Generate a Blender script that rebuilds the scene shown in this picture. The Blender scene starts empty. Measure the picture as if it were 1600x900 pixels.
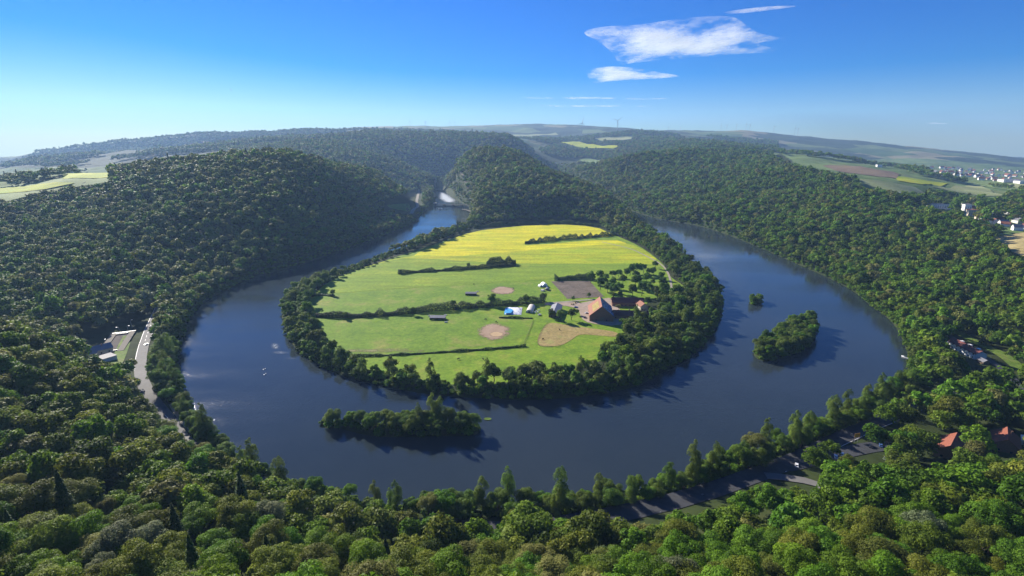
import bpy, math, random
import numpy as np
from mathutils import Vector, Matrix
from mathutils.geometry import delaunay_2d_cdt

R_ = math.radians
rng = np.random.default_rng(7)
random.seed(7)
scene = bpy.context.scene
COL = scene.collection

# ------------------------------------------------------------------ camera, world, sun
CAMZ = 180.0
FPX = 800.0
HORIZON = 230.0
PITCH = math.atan((450 - HORIZON) / FPX)
cam_d = bpy.data.cameras.new('camera')
cam = bpy.data.objects.new('camera', cam_d)
COL.objects.link(cam)
cam.location = (0, 0, CAMZ)
cam.rotation_euler = (math.pi / 2 - PITCH, 0, 0)
cam_d.sensor_width = 36
cam_d.lens = 36 * FPX / 1600
cam_d.clip_start = 1
cam_d.clip_end = 90000
scene.camera = cam

SUN_AZ = -40.0      # degrees from the view direction, towards the left
SUN_EL = 26.0
sdir = Vector((math.sin(R_(SUN_AZ)) * math.cos(R_(SUN_EL)), math.cos(R_(SUN_AZ)) * math.cos(R_(SUN_EL)), math.sin(R_(SUN_EL))))
sun_d = bpy.data.lights.new('sun', 'SUN')
sun_d.energy = 5.0
sun_d.angle = R_(0.5)
sun_d.color = (1.0, 0.93, 0.82)
sun = bpy.data.objects.new('sun', sun_d)
COL.objects.link(sun)
sun.rotation_euler = sdir.to_track_quat('Z', 'Y').to_euler()

world = bpy.data.worlds.new('World')
scene.world = world
world.use_nodes = True
nt = world.node_tree
nt.nodes.clear()
wo = nt.nodes.new('ShaderNodeOutputWorld')
bg = nt.nodes.new('ShaderNodeBackground')
bg.inputs['Strength'].default_value = 0.054
sky = nt.nodes.new('ShaderNodeTexSky')
sky.sky_type = 'NISHITA'
sky.sun_disc = False
sky.sun_elevation = R_(SUN_EL)
sky.sun_rotation = R_(SUN_AZ)
sky.altitude = 300
sky.air_density = 1.1
sky.dust_density = 0.1
sky.ozone_density = 4.0
tc = nt.nodes.new('ShaderNodeTexCoord')
sep = nt.nodes.new('ShaderNodeSeparateXYZ')
mx = nt.nodes.new('ShaderNodeMath'); mx.operation = 'MAXIMUM'; mx.inputs[1].default_value = 0.012
cmb = nt.nodes.new('ShaderNodeCombineXYZ')
hs = nt.nodes.new('ShaderNodeHueSaturation')
hs.inputs['Hue'].default_value = 0.515
hs.inputs['Saturation'].default_value = 1.95
L = nt.links.new
L(tc.outputs['Generated'], sep.inputs[0])
L(sep.outputs['X'], cmb.inputs[0]); L(sep.outputs['Y'], cmb.inputs[1])
L(sep.outputs['Z'], mx.inputs[0]); L(mx.outputs[0], cmb.inputs[2])
L(cmb.outputs[0], sky.inputs['Vector'])
L(sky.outputs[0], hs.inputs['Color'])
gm = nt.nodes.new('ShaderNodeGamma'); gm.inputs['Gamma'].default_value = 1.0
tn = nt.nodes.new('ShaderNodeMix'); tn.data_type = 'RGBA'; tn.blend_type = 'MULTIPLY'; tn.inputs[0].default_value = 1.0
tn.inputs[7].default_value = (.67, .79, 1.08, 1)
L(hs.outputs[0], gm.inputs['Color']); L(gm.outputs[0], tn.inputs[6]); L(tn.outputs[2], bg.inputs['Color'])
L(bg.outputs[0], wo.inputs['Surface'])

vs = scene.view_settings
vs.view_transform = 'Standard'
vs.look = 'None'
vs.exposure = 1.12
vs.gamma = 1.0
vs.use_curve_mapping = False
cy = scene.cycles
cy.max_bounces = 6
cy.diffuse_bounces = 2
cy.glossy_bounces = 2
cy.transmission_bounces = 3
cy.transparent_max_bounces = 24
cy.volume_bounces = 0
cy.use_denoising = True
cy.sample_clamp_indirect = 6

# ------------------------------------------------------------------ photograph geometry helpers
SP, CP = math.sin(PITCH), math.cos(PITCH)

def ray(px, py):
    px = np.asarray(px, float); py = np.asarray(py, float)
    v = (450 - py) / FPX
    return (px - 800) / FPX, CP + v * SP, -SP + v * CP

def G(px, py, z=0.0):
    """where the line of sight through a point meets the level z"""
    dx, dy, dz = ray(px, py)
    t = (z - CAMZ) / dz
    return dx * t, dy * t

def proj(x, y, z):
    dz = z - CAMZ
    f = y * CP - dz * SP
    u = y * SP + dz * CP
    f = np.where(f < 1, 1, f)
    return 800 + FPX * x / f, 450 - FPX * u / f, f

def GP(pts, z=0.0):
    return np.array([G(a, b, z) for a, b in pts])

def inside(poly, x, y):
    x = np.asarray(x); y = np.asarray(y)
    r = np.zeros(x.shape, bool)
    n = len(poly)
    j = n - 1
    for i in range(n):
        xi, yi = poly[i]; xj, yj = poly[j]
        c = ((yi > y) != (yj > y)) & (x < (xj - xi) * (y - yi) / (yj - yi + 1e-12) + xi)
        r ^= c
        j = i
    return r

def dist_line(pts, x, y, closed=False):
    x = np.asarray(x, float); y = np.asarray(y, float)
    best = np.full(x.shape, 1e9)
    n = len(pts)
    for i in range(n if closed else n - 1):
        ax, ay = pts[i]; bx, by = pts[(i + 1) % n]
        dx, dy = bx - ax, by - ay
        t = np.clip(((x - ax) * dx + (y - ay) * dy) / (dx * dx + dy * dy + 1e-9), 0, 1)
        best = np.minimum(best, np.hypot(x - ax - t * dx, y - ay - t * dy))
    return best

def smooth_poly(pts, n=3, closed=True):
    """Chaikin corner cutting"""
    p = np.array(pts, float)
    for _ in range(n):
        q = np.roll(p, -1, 0)
        a = p * .75 + q * .25; b = p * .25 + q * .75
        o = np.empty((len(p) * 2, 2)); o[0::2] = a; o[1::2] = b
        if not closed:
            o = np.vstack([p[:1], o[:-2], p[-1:]])
        p = o
    return p

# ------------------------------------------------------------------ river outline
OUTER_PX = [(676, 289), (680, 300), (680, 316), (662, 330), (655, 340), (640, 352), (618, 362), (585, 374), (545, 388), (508, 401),
            (455, 418), (400, 433), (360, 450), (325, 468), (308, 482), (295, 500), (286, 520), (282, 545), (277, 565), (280, 600),
            (298, 640), (330, 682), (370, 718), (430, 748), (500, 772), (600, 790), (700, 794), (800, 794), (900, 784), (1000, 765),
            (1100, 738), (1200, 700), (1300, 655), (1380, 618), (1412, 595), (1421, 570), (1415, 540), (1395, 502), (1362, 480),
            (1337, 457), (1300, 437), (1262, 420), (1232, 407), (1175, 382), (1125, 362), (1087, 351), (1050, 346), (1010, 337),
            (990, 330), (960, 320), (937, 310), (915, 300), (890, 290), (872, 284)]
PEN_PX = [(688, 289), (700, 303), (722, 317), (735, 323), (737, 340), (733, 352), (700, 364), (650, 381), (600, 398), (560, 413),
          (520, 432), (480, 447), (455, 460), (443, 475), (440, 492), (444, 515), (457, 540), (480, 562), (520, 583), (580, 600),
          (640, 612), (700, 620), (760, 623), (830, 626), (900, 621), (960, 613), (1000, 602), (1024, 588), (1080, 558), (1112, 528),
          (1126, 498), (1130, 475), (1122, 450), (1096, 424), (1060, 396), (1020, 368), (990, 350), (958, 332), (930, 318),
          (905, 305), (880, 294), (866, 288), (866, 281), (685, 284)]
ISL1_PX = [(500, 662), (515, 658), (560, 664), (620, 660), (700, 662), (745, 668), (752, 676), (735, 682), (660, 682), (600, 684), (560, 678), (530, 668), (505, 670)]
ISL2_PX = [(1180, 560), (1176, 550), (1190, 540), (1225, 515), (1255, 502), (1274, 508), (1276, 528), (1255, 548), (1225, 560), (1198, 566)]
ISL3_PX = [(1169, 473), (1175, 469), (1187, 469), (1192, 473), (1186, 477), (1174, 477)]
OUTER = smooth_poly(GP(OUTER_PX), 2)
PEN = smooth_poly(GP(PEN_PX), 2)
ISL = [smooth_poly(GP(p), 2) for p in (ISL1_PX, ISL2_PX, ISL3_PX)]

def water_sdf(x, y):
    """positive on land (metres from the shore), negative in the water"""
    ins = inside(OUTER, x, y) & ~inside(PEN, x, y)
    for p in ISL:
        ins &= ~inside(p, x, y)
    d = np.full(np.shape(x), 1e9)
    d = np.minimum(d, dist_line(OUTER[:-4], x, y))
    d = np.minimum(d, dist_line(PEN[:-10], x, y))
    for p in ISL:
        d = np.minimum(d, dist_line(p, x, y, True))
    return np.where(ins, -d, d)

# ------------------------------------------------------------------ terrain: control points seen in the photograph, with a depth for each
CPT = []
TH = 17.0
def P(px, py, Y, h=TH):
    dx, dy, dz = ray(px, py)
    CPT.append((dx / dy, Y, CAMZ + Y * dz / dy - h))
def Q(a, Y, z):
    CPT.append((a, Y, z))
def GC(px, py, z):
    x, y = G(px, py, z)
    CPT.append((float(x / y), float(y), z))
# slope below the camera
for px, py, Y in [(-150, 900, 92), (0, 900, 98), (200, 900, 100), (400, 900, 102), (600, 900, 106), (800, 900, 110), (1000, 900, 112), (1200, 900, 114),
                  (1400, 900, 116), (1600, 900, 122), (1750, 900, 126), (0, 800, 138), (200, 800, 146), (400, 800, 162), (520, 815, 182), (600, 850, 158), (700, 860, 158),
                  (800, 862, 158), (1000, 855, 152), (1200, 825, 165), (1300, 805, 170), (1400, 770, 182), (1600, 725, 200), (1600, 800, 155),
                  (1400, 850, 135), (0, 700, 188), (150, 700, 200), (300, 715, 216), (0, 600, 245), (100, 600, 268), (200, 635, 268), (-100, 600, 240),
                  (0, 500, 315), (60, 535, 326), (130, 556, 348), (185, 590, 325), (235, 640, 296), (-150, 500, 300)]:
    P(px, py, Y)
for a in (-1.6, -.8, 0, .8, 1.6):
    Q(a, 40, 92); Q(a, 20, 105); Q(a, 70, 76)
# valley floor
for px, py, z in [(170, 552, 3), (200, 522, 3), (255, 475, 3), (320, 447, 3), (240, 600, 3), (285, 650, 3), (400, 742, 3), (540, 795, 3), (700, 822, 3),
                  (900, 815, 3), (1000, 795, 3), (1100, 768, 3), (1200, 735, 3.2), (1300, 690, 3.5), (1400, 645, 4), (1500, 620, 5), (1600, 650, 6), (1500, 690, 5),
                  (1600, 690, 6), (1450, 580, 4), (1510, 550, 6), (1560, 575, 6), (1600, 600, 6), (1700, 660, 6), (1480, 525, 6), (1300, 720, 4), (1400, 700, 4.5),
                  (650, 322, 5), (655, 308, 5), (600, 345, 12)]:
    GC(px, py, z)
# hill on the left
for px, py, Y in [(-100, 470, 470), (0, 462, 500), (0, 400, 640), (0, 350, 800), (100, 500, 468), (100, 440, 560), (100, 380, 700), (100, 330, 860),
                  (200, 455, 560), (200, 400, 660), (200, 330, 830), (200, 285, 960), (300, 400, 710), (300, 330, 830), (300, 275, 980), (170, 262, 1150), (250, 251, 1150), (330, 243, 1150),
                  (430, 237, 1180), (430, 300, 930), (430, 360, 815), (480, 245, 1180), (530, 258, 1400), (530, 320, 1060), (530, 368, 925), (570, 330, 1130), (580, 272, 1650), (600, 280, 1850), (600, 328, 1230),
                  (640, 299, 1980), (625, 335, 1230)]:
    P(px, py, Y)
for px, py, Y in [(0, 316, 960), (0, 303, 1040), (0, 290, 1160), (60, 290, 1120), (60, 276, 1260), (110, 288, 1080), (150, 272, 1180), (-150, 300, 1050)]:
    P(px, py, Y, 0)
Q(-1.2, 380, 20); Q(-1.0, 400, 8); Q(-1.4, 380, 30)
for a in (-1.3, -.95, -.75): Q(a, 1800, 55); Q(a, 2300, 50)
for a in (-.55, -.4): Q(a, 1600, 95); Q(a, 1950, 60)
Q(-.28, 1750, 12); Q(-.22, 1750, 5); Q(-.17, 2100, 5)
# hills behind
for px, py, Y in [(400, 220, 2900), (500, 214, 3000), (600, 212, 3200), (700, 212, 3300), (800, 214, 3300), (500, 240, 2350), (600, 264, 2250), (560, 235, 2550), (680, 240, 3000), (640, 262, 2600), (650, 276, 2720), (700, 277, 2800),
                  (740, 236, 2000), (760, 243, 1850), (800, 262, 1650), (850, 283, 1480), (900, 300, 1340), (760, 295, 1370), (800, 322, 1260), (748, 318, 1290), (740, 290, 1500), (950, 325, 1210),
                  (850, 330, 1235), (820, 250, 2200), (830, 265, 2900), (860, 262, 3000), (850, 240, 3400), (830, 222, 4000), (960, 240, 2300), (1060, 231, 2480), (1150, 232, 2500), (910, 278, 2200),
                  (950, 290, 1900), (1000, 304, 1620), (1050, 280, 1800), (1100, 262, 1950), (1190, 241, 2300)]:
    P(px, py, Y, 34 if Y >= 2700 and px < 900 else 17)
# slope on the right
for px, py, Y in [(1060, 325, 1290), (1100, 318, 1240), (1150, 290, 1430), (1200, 266, 1680), (1200, 300, 1290), (1200, 345, 1070), (1300, 404, 795), (1300, 340, 970), (1300, 300, 1180), (1300, 270, 1480),
                  (1400, 442, 628), (1400, 400, 740), (1400, 350, 890), (1400, 316, 1060), (1400, 303, 1180), (1500, 505, 472), (1500, 455, 550), (1500, 400, 690), (1500, 365, 800), (1560, 392, 690),
                  (1600, 545, 396), (1600, 485, 470), (1600, 435, 560), (1600, 405, 630), (1700, 500, 440), (1700, 430, 560)]:
    P(px, py, Y)
for px, py, Y in [(1590, 388, 720), (1580, 350, 950), (1600, 365, 850), (1500, 332, 1130), (1455, 322, 1240), (1600, 312, 1400), (1520, 302, 1600), (1500, 292, 1800), (1600, 292, 1900), (1440, 292, 1480),
                  (1350, 270, 1800), (1250, 247, 2200), (1400, 272, 1950), (1700, 320, 1300), (1540, 277, 2800), (1600, 280, 2900), (1450, 263, 3500), (1350, 246, 4500), (1200, 226, 5000), (1080, 222, 3800)]:
    P(px, py, Y, 0)
for px, py, Y in [(1700, 265, 5500), (1600, 253, 5500), (1500, 241, 5800), (1400, 228, 6000), (1300, 219, 6500), (1200, 209, 7000), (1100, 203, 8000), (1040, 204, 8500), (1000, 206, 8500), (950, 200, 9000),
                  (850, 197, 9500), (780, 199, 9500), (700, 198, 9000), (620, 199, 8500), (560, 202, 8000), (480, 208, 7000), (440, 207, 7000), (360, 207, 6500), (300, 215, 6000), (250, 220, 5500),
                  (150, 234, 5200), (70, 243, 5000), (0, 250, 5000), (-100, 262, 5000), (0, 268, 2900), (100, 258, 3000), (200, 243, 3300), (300, 232, 3600), (400, 217, 4300), (600, 209, 4500),
                  (800, 212, 4300), (820, 209, 5200), (900, 206, 5600), (1000, 206, 5000), (930, 227, 4200), (990, 218, 4400), (100, 275, 1900), (0, 280, 1900), (1050, 213, 4600), (1120, 218, 4600)]:
    P(px, py, Y, 0)
for a in (-1.5, -1, -.5, 0, .5, 1, 1.5):
    Q(a, 12500, -500)
    if abs(a) > .6: Q(a, 9000, -350)
CPT = np.array(CPT)
WA, WY = 1.35, 1.0
cu = np.c_[CPT[:, 0] * WA, np.log(CPT[:, 1]) * WY]
def kern(d2): return np.power(d2 + 0.0004, 0.75)
D2 = ((cu[:, None] - cu[None]) ** 2).sum(-1)
n = len(cu)
A = np.zeros((n + 3, n + 3))
A[:n, :n] = kern(D2) + np.eye(n) * 1e-5
A[:n, n] = 1; A[:n, n + 1:] = cu
A[n, :n] = 1; A[n + 1:, :n] = cu.T
wgt = np.linalg.solve(A, np.r_[CPT[:, 2], 0, 0, 0])

def vnoise(x, y, seed=0):
    """smooth value noise"""
    xi = np.floor(x).astype(np.int64); yi = np.floor(y).astype(np.int64)
    fx = x - xi; fy = y - yi
    fx = fx * fx * (3 - 2 * fx); fy = fy * fy * (3 - 2 * fy)
    def h(a, b):
        v = (a * 374761393 + b * 668265263 + seed * 1442695041) & 0x7fffffff
        v = ((v ^ (v >> 13)) * 1274126177) & 0x7fffffff
        return ((v ^ (v >> 16)) & 0xffff) / 65535.0
    return (h(xi, yi) * (1 - fx) + h(xi + 1, yi) * fx) * (1 - fy) + (h(xi, yi + 1) * (1 - fx) + h(xi + 1, yi + 1) * fx) * fy

NY, NA = 760, 560
YS = np.exp(np.linspace(math.log(20), math.log(11800), NY))
AS = np.linspace(-1.75, 1.75, NA)
AA, YY = np.meshgrid(AS, YS)
XX = AA * YY
ZZ = np.zeros_like(XX)
gu = np.stack([AA * WA, np.log(YY) * WY], -1)
for r0 in range(0, NY, 40):
    g = gu[r0:r0 + 40].reshape(-1, 2)
    d2 = ((g[:, None] - cu[None]) ** 2).sum(-1)
    ZZ[r0:r0 + 40] = (kern(d2) @ wgt[:n] + wgt[n] + g @ wgt[n + 1:]).reshape(-1, NA)
# hold the far skyline to the long low ridges of the photograph
SKYT = np.array([(-100, 264), (0, 251), (50, 243), (100, 236), (150, 230), (200, 224), (250, 217), (300, 212), (350, 208), (400, 206), (450, 205), (500, 203), (560, 200), (620, 197), (700, 196), (780, 195), (830, 193), (880, 194), (950, 198),
                 (1000, 202), (1100, 204), (1130, 203), (1200, 210), (1300, 219), (1400, 229), (1500, 240), (1600, 252), (1700, 264)], float)
k_ = (YY[:, 0] > 5000)
sl = ((ZZ - CAMZ) / YY)[k_].max(0)
sky_px = 800 + FPX * AS / (CP + .27 * SP)
tv_ = (450 - np.interp(sky_px, SKYT[:, 0], SKYT[:, 1])) / FPX
st_ = (-SP + tv_ * CP) / (CP + tv_ * SP) - .0012
ZZ += (st_ - sl)[None, :] * YY * np.clip((YY - 3800) / 2200, 0, 1)
ZZ = np.where(YY > 3800, np.minimum(ZZ, CAMZ + st_[None, :] * YY), ZZ)
def hold(line, y0, y1, canopy):
    """wooded ridges between two depths stay under the ridge line seen in the photograph"""
    global ZZ
    ln = np.array(line, float)
    v_ = (450 - np.interp(sky_px, ln[:, 0], ln[:, 1])) / FPX
    s_ = (-SP + v_ * CP) / (CP + v_ * SP)
    lim = CAMZ + s_[None, :] * YY - canopy + np.clip((YY - .86 * y1) / (.14 * y1), 0, 1) * 260 + np.clip((1.12 * y0 - YY) / (.12 * y0), 0, 1) * 160
    m_ = (YY > y0) & (YY < y1) & (sky_px[None, :] > ln[0, 0]) & (sky_px[None, :] < ln[-1, 0])
    ZZ = np.where(m_, np.minimum(ZZ, lim), ZZ)
hold([(240, 200), (300, 226), (350, 226), (400, 221), (500, 216), (600, 213), (700, 213), (780, 216), (830, 229), (870, 250), (900, 257), (930, 250), (960, 243), (1000, 237), (1060, 232), (1110, 230), (1150, 234), (1180, 236), (1215, 228), (1260, 205)], 1250, 3300, 30)
hold([(-200, 285), (0, 262), (100, 250), (200, 237), (300, 226), (400, 217), (500, 212), (600, 211), (700, 210), (800, 209), (870, 206), (950, 208), (1000, 212), (1060, 218), (1120, 225), (1180, 228), (1230, 215), (1300, 190)], 3300, 5600, 30)
far = np.clip((YY - 250) / 900, 0, 1)
ZZ += far * ((vnoise(XX / 190, YY / 190, 1) - .5) * 20 + (vnoise(XX / 80, YY / 80, 2) - .5) * 9 + (vnoise(XX / 35, YY / 35, 3) - .5) * 3)
ff = np.clip((YY - 3000) / 3000, 0, 1)
ZZ += ff * ((vnoise(XX / 900, YY / 900, 4) - .5) * 16 + (vnoise(XX / 300, YY / 300, 5) - .5) * 9)
ZZ += (vnoise(XX / 12, YY / 12, 6) - .5) * .8
SD = np.full(XX.shape, 1e3)
near = (YY < 3200) & (np.abs(AA) < 1.7)
SD[near] = water_sdf(XX[near], YY[near])
inpen = np.zeros(XX.shape, bool)
inpen[near] = inside(PEN, XX[near], YY[near])
# flat meadow land of the peninsula: below the wooded spur
SPUR = GP([(700, 364), (735, 353), (800, 347), (870, 344), (930, 349), (975, 362), (1010, 372), (1060, 396), (1500, 300), (300, 230), (700, 300)])
flatpen = np.array(GP([(660, 390), (735, 357), (800, 350), (870, 347), (930, 352), (962, 364), (1000, 380), (1040, 395), (1200, 440), (1200, 700), (350, 700), (350, 440)]))
meadow_z = 1.9 + (vnoise(XX / 70, YY / 70, 9) - .5) * .5
fl = inside(flatpen, XX, YY) & inpen
wsp = np.clip(dist_line(flatpen[:9], XX, YY) / 60, 0, 1)
land = np.maximum(ZZ, 2.2)
land = np.where(inpen, np.where(fl, meadow_z, meadow_z + (np.maximum(ZZ, 2.2) - meadow_z) * wsp), land)
sh = np.clip(SD / 26, 0, 1); sh = sh * sh * (3 - 2 * sh)
low = np.clip(SD / 5, 0, 1) * 1.3 + .05
steep = np.clip(SD / 9, 0, 1)
land = np.where(SD < 0, np.maximum(-3.0, SD * .4), np.where(inpen, np.minimum(land, low + .0 + sh * (land)), low * (1 - sh) + land * sh))
land = np.where((YY > 10000), ZZ, land)
ZZ = land

LY0, LDY = math.log(20), (math.log(11800) - math.log(20)) / (NY - 1)
def hz(x, y):
    x = np.asarray(x, float); y = np.maximum(np.asarray(y, float), 21)
    a = np.clip((x / y - AS[0]) / (AS[1] - AS[0]), 0, NA - 1.001)
    b = np.clip((np.log(y) - LY0) / LDY, 0, NY - 1.001)
    i = a.astype(int); j = b.astype(int); fa = a - i; fb = b - j
    return (ZZ[j, i] * (1 - fa) + ZZ[j, i + 1] * fa) * (1 - fb) + (ZZ[j + 1, i] * (1 - fa) + ZZ[j + 1, i + 1] * fa) * fb

YMARCH = np.exp(np.linspace(math.log(60), math.log(15000), 2400))
def hit(px, py, off=0.0):
    """first point of the ground on a line of sight"""
    dx, dy, dz = ray(px, py)
    x = dx / dy * YMARCH; z = CAMZ + dz / dy * YMARCH
    k = np.nonzero(z < hz(x, YMARCH) + off)[0]
    if len(k) == 0:
        g = np.argmin(z - hz(x, YMARCH)); return float(x[g]), float(YMARCH[g])
    k = k[0]
    return float(x[k]), float(YMARCH[k])
def HP(pts, off=0.0):
    return np.array([hit(a, b, off) for a, b in pts])

# ------------------------------------------------------------------ object helpers
def tag(o, label=None, cat=None, group=None, kind=None):
    if label: o['label'] = label
    if cat: o['category'] = cat
    if group: o['group'] = group
    if kind: o['kind'] = kind
    return o

def link(o, parent=None):
    COL.objects.link(o)
    if parent is not None: o.parent = parent
    return o

def empty(name, loc=(0, 0, 0), rz=0, label=None, cat=None, group=None):
    o = bpy.data.objects.new(name, None)
    o.empty_display_size = 1
    o.location = loc; o.rotation_euler = (0, 0, rz)
    COL.objects.link(o)
    return tag(o, label, cat, group)

def mesh_np(name, verts, faces, mats, mi=None, attr=None, smooth=False):
    me = bpy.data.meshes.new(name)
    verts = np.asarray(verts, np.float32)
    faces = np.asarray(faces)
    k = faces.shape[1]
    me.vertices.add(len(verts)); me.vertices.foreach_set('co', verts.ravel())
    me.loops.add(faces.size); me.loops.foreach_set('vertex_index', faces.ravel().astype(np.int32))
    me.polygons.add(len(faces))
    me.polygons.foreach_set('loop_start', (np.arange(len(faces)) * k).astype(np.int32))
    me.polygons.foreach_set('loop_total', np.full(len(faces), k, np.int32))
    for m in mats: me.materials.append(m)
    if mi is not None: me.polygons.foreach_set('material_index', np.asarray(mi, np.int32))
    me.update(calc_edges=True)
    if smooth: me.polygons.foreach_set('use_smooth', np.ones(len(faces), bool))
    if attr:
        for nm, (dom, vals) in attr.items():
            a = me.attributes.new(nm, 'FLOAT', dom)
            a.data.foreach_set('value', np.asarray(vals, np.float32))
    me.validate()
    return me

class MB:
    """collects shapes for one mesh"""
    def __init__(s): s.v = []; s.f = []; s.m = []; s.mi = 0
    def add(s, vs, fs):
        b = len(s.v); s.v += [tuple(map(float, q)) for q in vs]
        for f in fs: s.f.append(tuple(b + i for i in f)); s.m.append(s.mi)
        return s
    def box(s, x0, y0, z0, x1, y1, z1):
        return s.add([(x0, y0, z0), (x1, y0, z0), (x1, y1, z0), (x0, y1, z0), (x0, y0, z1), (x1, y0, z1), (x1, y1, z1), (x0, y1, z1)],
                     [(0, 3, 2, 1), (4, 5, 6, 7), (0, 1, 5, 4), (1, 2, 6, 5), (2, 3, 7, 6), (3, 0, 4, 7)])
    def prism(s, prof, y0, y1):
        """closed x-z profile extruded along y"""
        n = len(prof)
        vs = [(p[0], y0, p[1]) for p in prof] + [(p[0], y1, p[1]) for p in prof]
        fs = [tuple(range(n)), tuple(range(2 * n - 1, n - 1, -1))] + [(i, (i + 1) % n + 0, (i + 1) % n + n, i + n)[::-1] for i in range(n)]
        return s.add(vs, fs)
    def prismx(s, prof, x0, x1):
        n = len(prof)
        vs = [(x0, p[0], p[1]) for p in prof] + [(x1, p[0], p[1]) for p in prof]
        fs = [tuple(range(n))[::-1], tuple(range(n, 2 * n))] + [(i, (i + 1) % n, (i + 1) % n + n, i + n) for i in range(n)]
        return s.add(vs, fs)
    def tube(s, p, q, r0, r1=None, k=8):
        r1 = r0 if r1 is None else r1
        p = Vector(p); q = Vector(q); d = (q - p).normalized()
        a = d.orthogonal().normalized(); b = d.cross(a)
        vs = []
        for c, r in ((p, r0), (q, r1)):
            for i in range(k):
                t = 2 * math.pi * i / k
                vs.append(c + a * math.cos(t) * r + b * math.sin(t) * r)
        fs = [(i, (i + 1) % k, (i + 1) % k + k, i + k) for i in range(k)] + [tuple(range(k))[::-1], tuple(range(k, 2 * k))]
        return s.add(vs, fs)
    def mesh(s, name, mats):
        me = bpy.data.meshes.new(name)
        me.from_pydata(s.v, [], s.f)
        for m in (mats if isinstance(mats, (list, tuple)) else [mats]): me.materials.append(m)
        me.polygons.foreach_set('material_index', s.m)
        me.update()
        return me
    def build(s, name, mats, parent=None):
        o = bpy.data.objects.new(name, s.mesh(name, mats))
        return link(o, parent)

def copy_tree(o, parent=None):
    c = o.copy(); COL.objects.link(c); c.parent = parent
    for ch in o.children: copy_tree(ch, c)
    return c

# ------------------------------------------------------------------ materials
def newmat(name):
    m = bpy.data.materials.new(name); m.use_nodes = True
    m.node_tree.nodes.clear()
    return m, m.node_tree.nodes, m.node_tree.links.new

def node(N, t, **kw):
    x = N.new(t)
    for k, v in kw.items(): setattr(x, k, v)
    return x

def ramp(N, stops):
    r = N.new('ShaderNodeValToRGB')
    e = r.color_ramp.elements
    while len(e) < len(stops): e.new(.5)
    for i, (p, c) in enumerate(stops):
        e[i].position = p; e[i].color = (*c, 1)
    return r

def mixc(N, l, a, b, f, typ='MIX'):
    m = N.new('ShaderNodeMix'); m.data_type = 'RGBA'; m.blend_type = typ
    for s, v in ((m.inputs[6], a), (m.inputs[7], b)):
        if isinstance(v, tuple): s.default_value = (*v, 1)
        else: l(v, s)
    if isinstance(f, (int, float)): m.inputs[0].default_value = f
    else: l(f, m.inputs[0])
    return m.outputs[2]

def noise(N, l, scale, detail=4, vec=None, rough=.55):
    t = N.new('ShaderNodeTexNoise'); t.inputs['Scale'].default_value = scale
    t.inputs['Detail'].default_value = detail; t.inputs['Roughness'].default_value = rough
    if vec is not None: l(vec, t.inputs['Vector'])
    return t.outputs['Fac']

def simple(name, col, rough=.7, spec=.3, var=.18, scale=1.2, metal=0.0):
    m, N, l = newmat(name)
    o = N.new('ShaderNodeOutputMaterial'); p = N.new('ShaderNodeBsdfPrincipled')
    g = N.new('ShaderNodeNewGeometry')
    f = noise(N, l, scale, 5, g.outputs['Position'])
    c = ramp(N, [(.3, tuple(max(0, x * (1 - var)) for x in col)), (.7, tuple(min(1, x * (1 + var)) for x in col))])
    l(f, c.inputs[0]); l(c.outputs[0], p.inputs['Base Color'])
    p.inputs['Roughness'].default_value = rough
    p.inputs['Specular IOR Level'].default_value = spec
    p.inputs['Metallic'].default_value = metal
    l(p.outputs[0], o.inputs['Surface'])
    return m

def leafmat(name, c0, c1, trans=.38, rough=.6, spec=.12, rnd=.35, c2=None):
    """foliage: per leaf-clump tint, per tree random shade"""
    m, N, l = newmat(name)
    o = N.new('ShaderNodeOutputMaterial'); p = N.new('ShaderNodeBsdfPrincipled')
    at = N.new('ShaderNodeAttribute'); at.attribute_name = 'tint'
    oi = N.new('ShaderNodeObjectInfo')
    base = mixc(N, l, c0, c1, at.outputs['Fac'])
    if c2:
        r2 = ramp(N, [(.62, (0, 0, 0)), (.9, (1, 1, 1))]); l(oi.outputs['Random'], r2.inputs[0])
        base = mixc(N, l, base, c2, r2.outputs[0])
    hsn = N.new('ShaderNodeHueSaturation')
    l(base, hsn.inputs['Color'])
    ma = N.new('ShaderNodeMath'); ma.operation = 'MULTIPLY_ADD'
    mul = N.new('ShaderNodeMath'); mul.operation = 'MULTIPLY'; mul.inputs[1].default_value = 7.31
    fr = N.new('ShaderNodeMath'); fr.operation = 'FRACT'
    l(oi.outputs['Random'], mul.inputs[0]); l(mul.outputs[0], fr.inputs[0])
    l(fr.outputs[0], ma.inputs[0]); ma.inputs[1].default_value = rnd * 2; ma.inputs[2].default_value = 1 - rnd
    l(ma.outputs[0], hsn.inputs['Value'])
    mh = N.new('ShaderNodeMath'); mh.operation = 'MULTIPLY_ADD'
    l(oi.outputs['Random'], mh.inputs[0]); mh.inputs[1].default_value = .035; mh.inputs[2].default_value = .4825
    l(mh.outputs[0], hsn.inputs['Hue'])
    l(hsn.outputs[0], p.inputs['Base Color'])
    p.inputs['Roughness'].default_value = rough
    p.inputs['Specular IOR Level'].default_value = spec
    t = N.new('ShaderNodeBsdfTranslucent'); l(hsn.outputs[0], t.inputs['Color'])
    mxs = N.new('ShaderNodeMixShader'); mxs.inputs[0].default_value = trans
    l(p.outputs[0], mxs.inputs[1]); l(t.outputs[0], mxs.inputs[2])
    l(mxs.outputs[0], o.inputs['Surface'])
    return m

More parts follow.
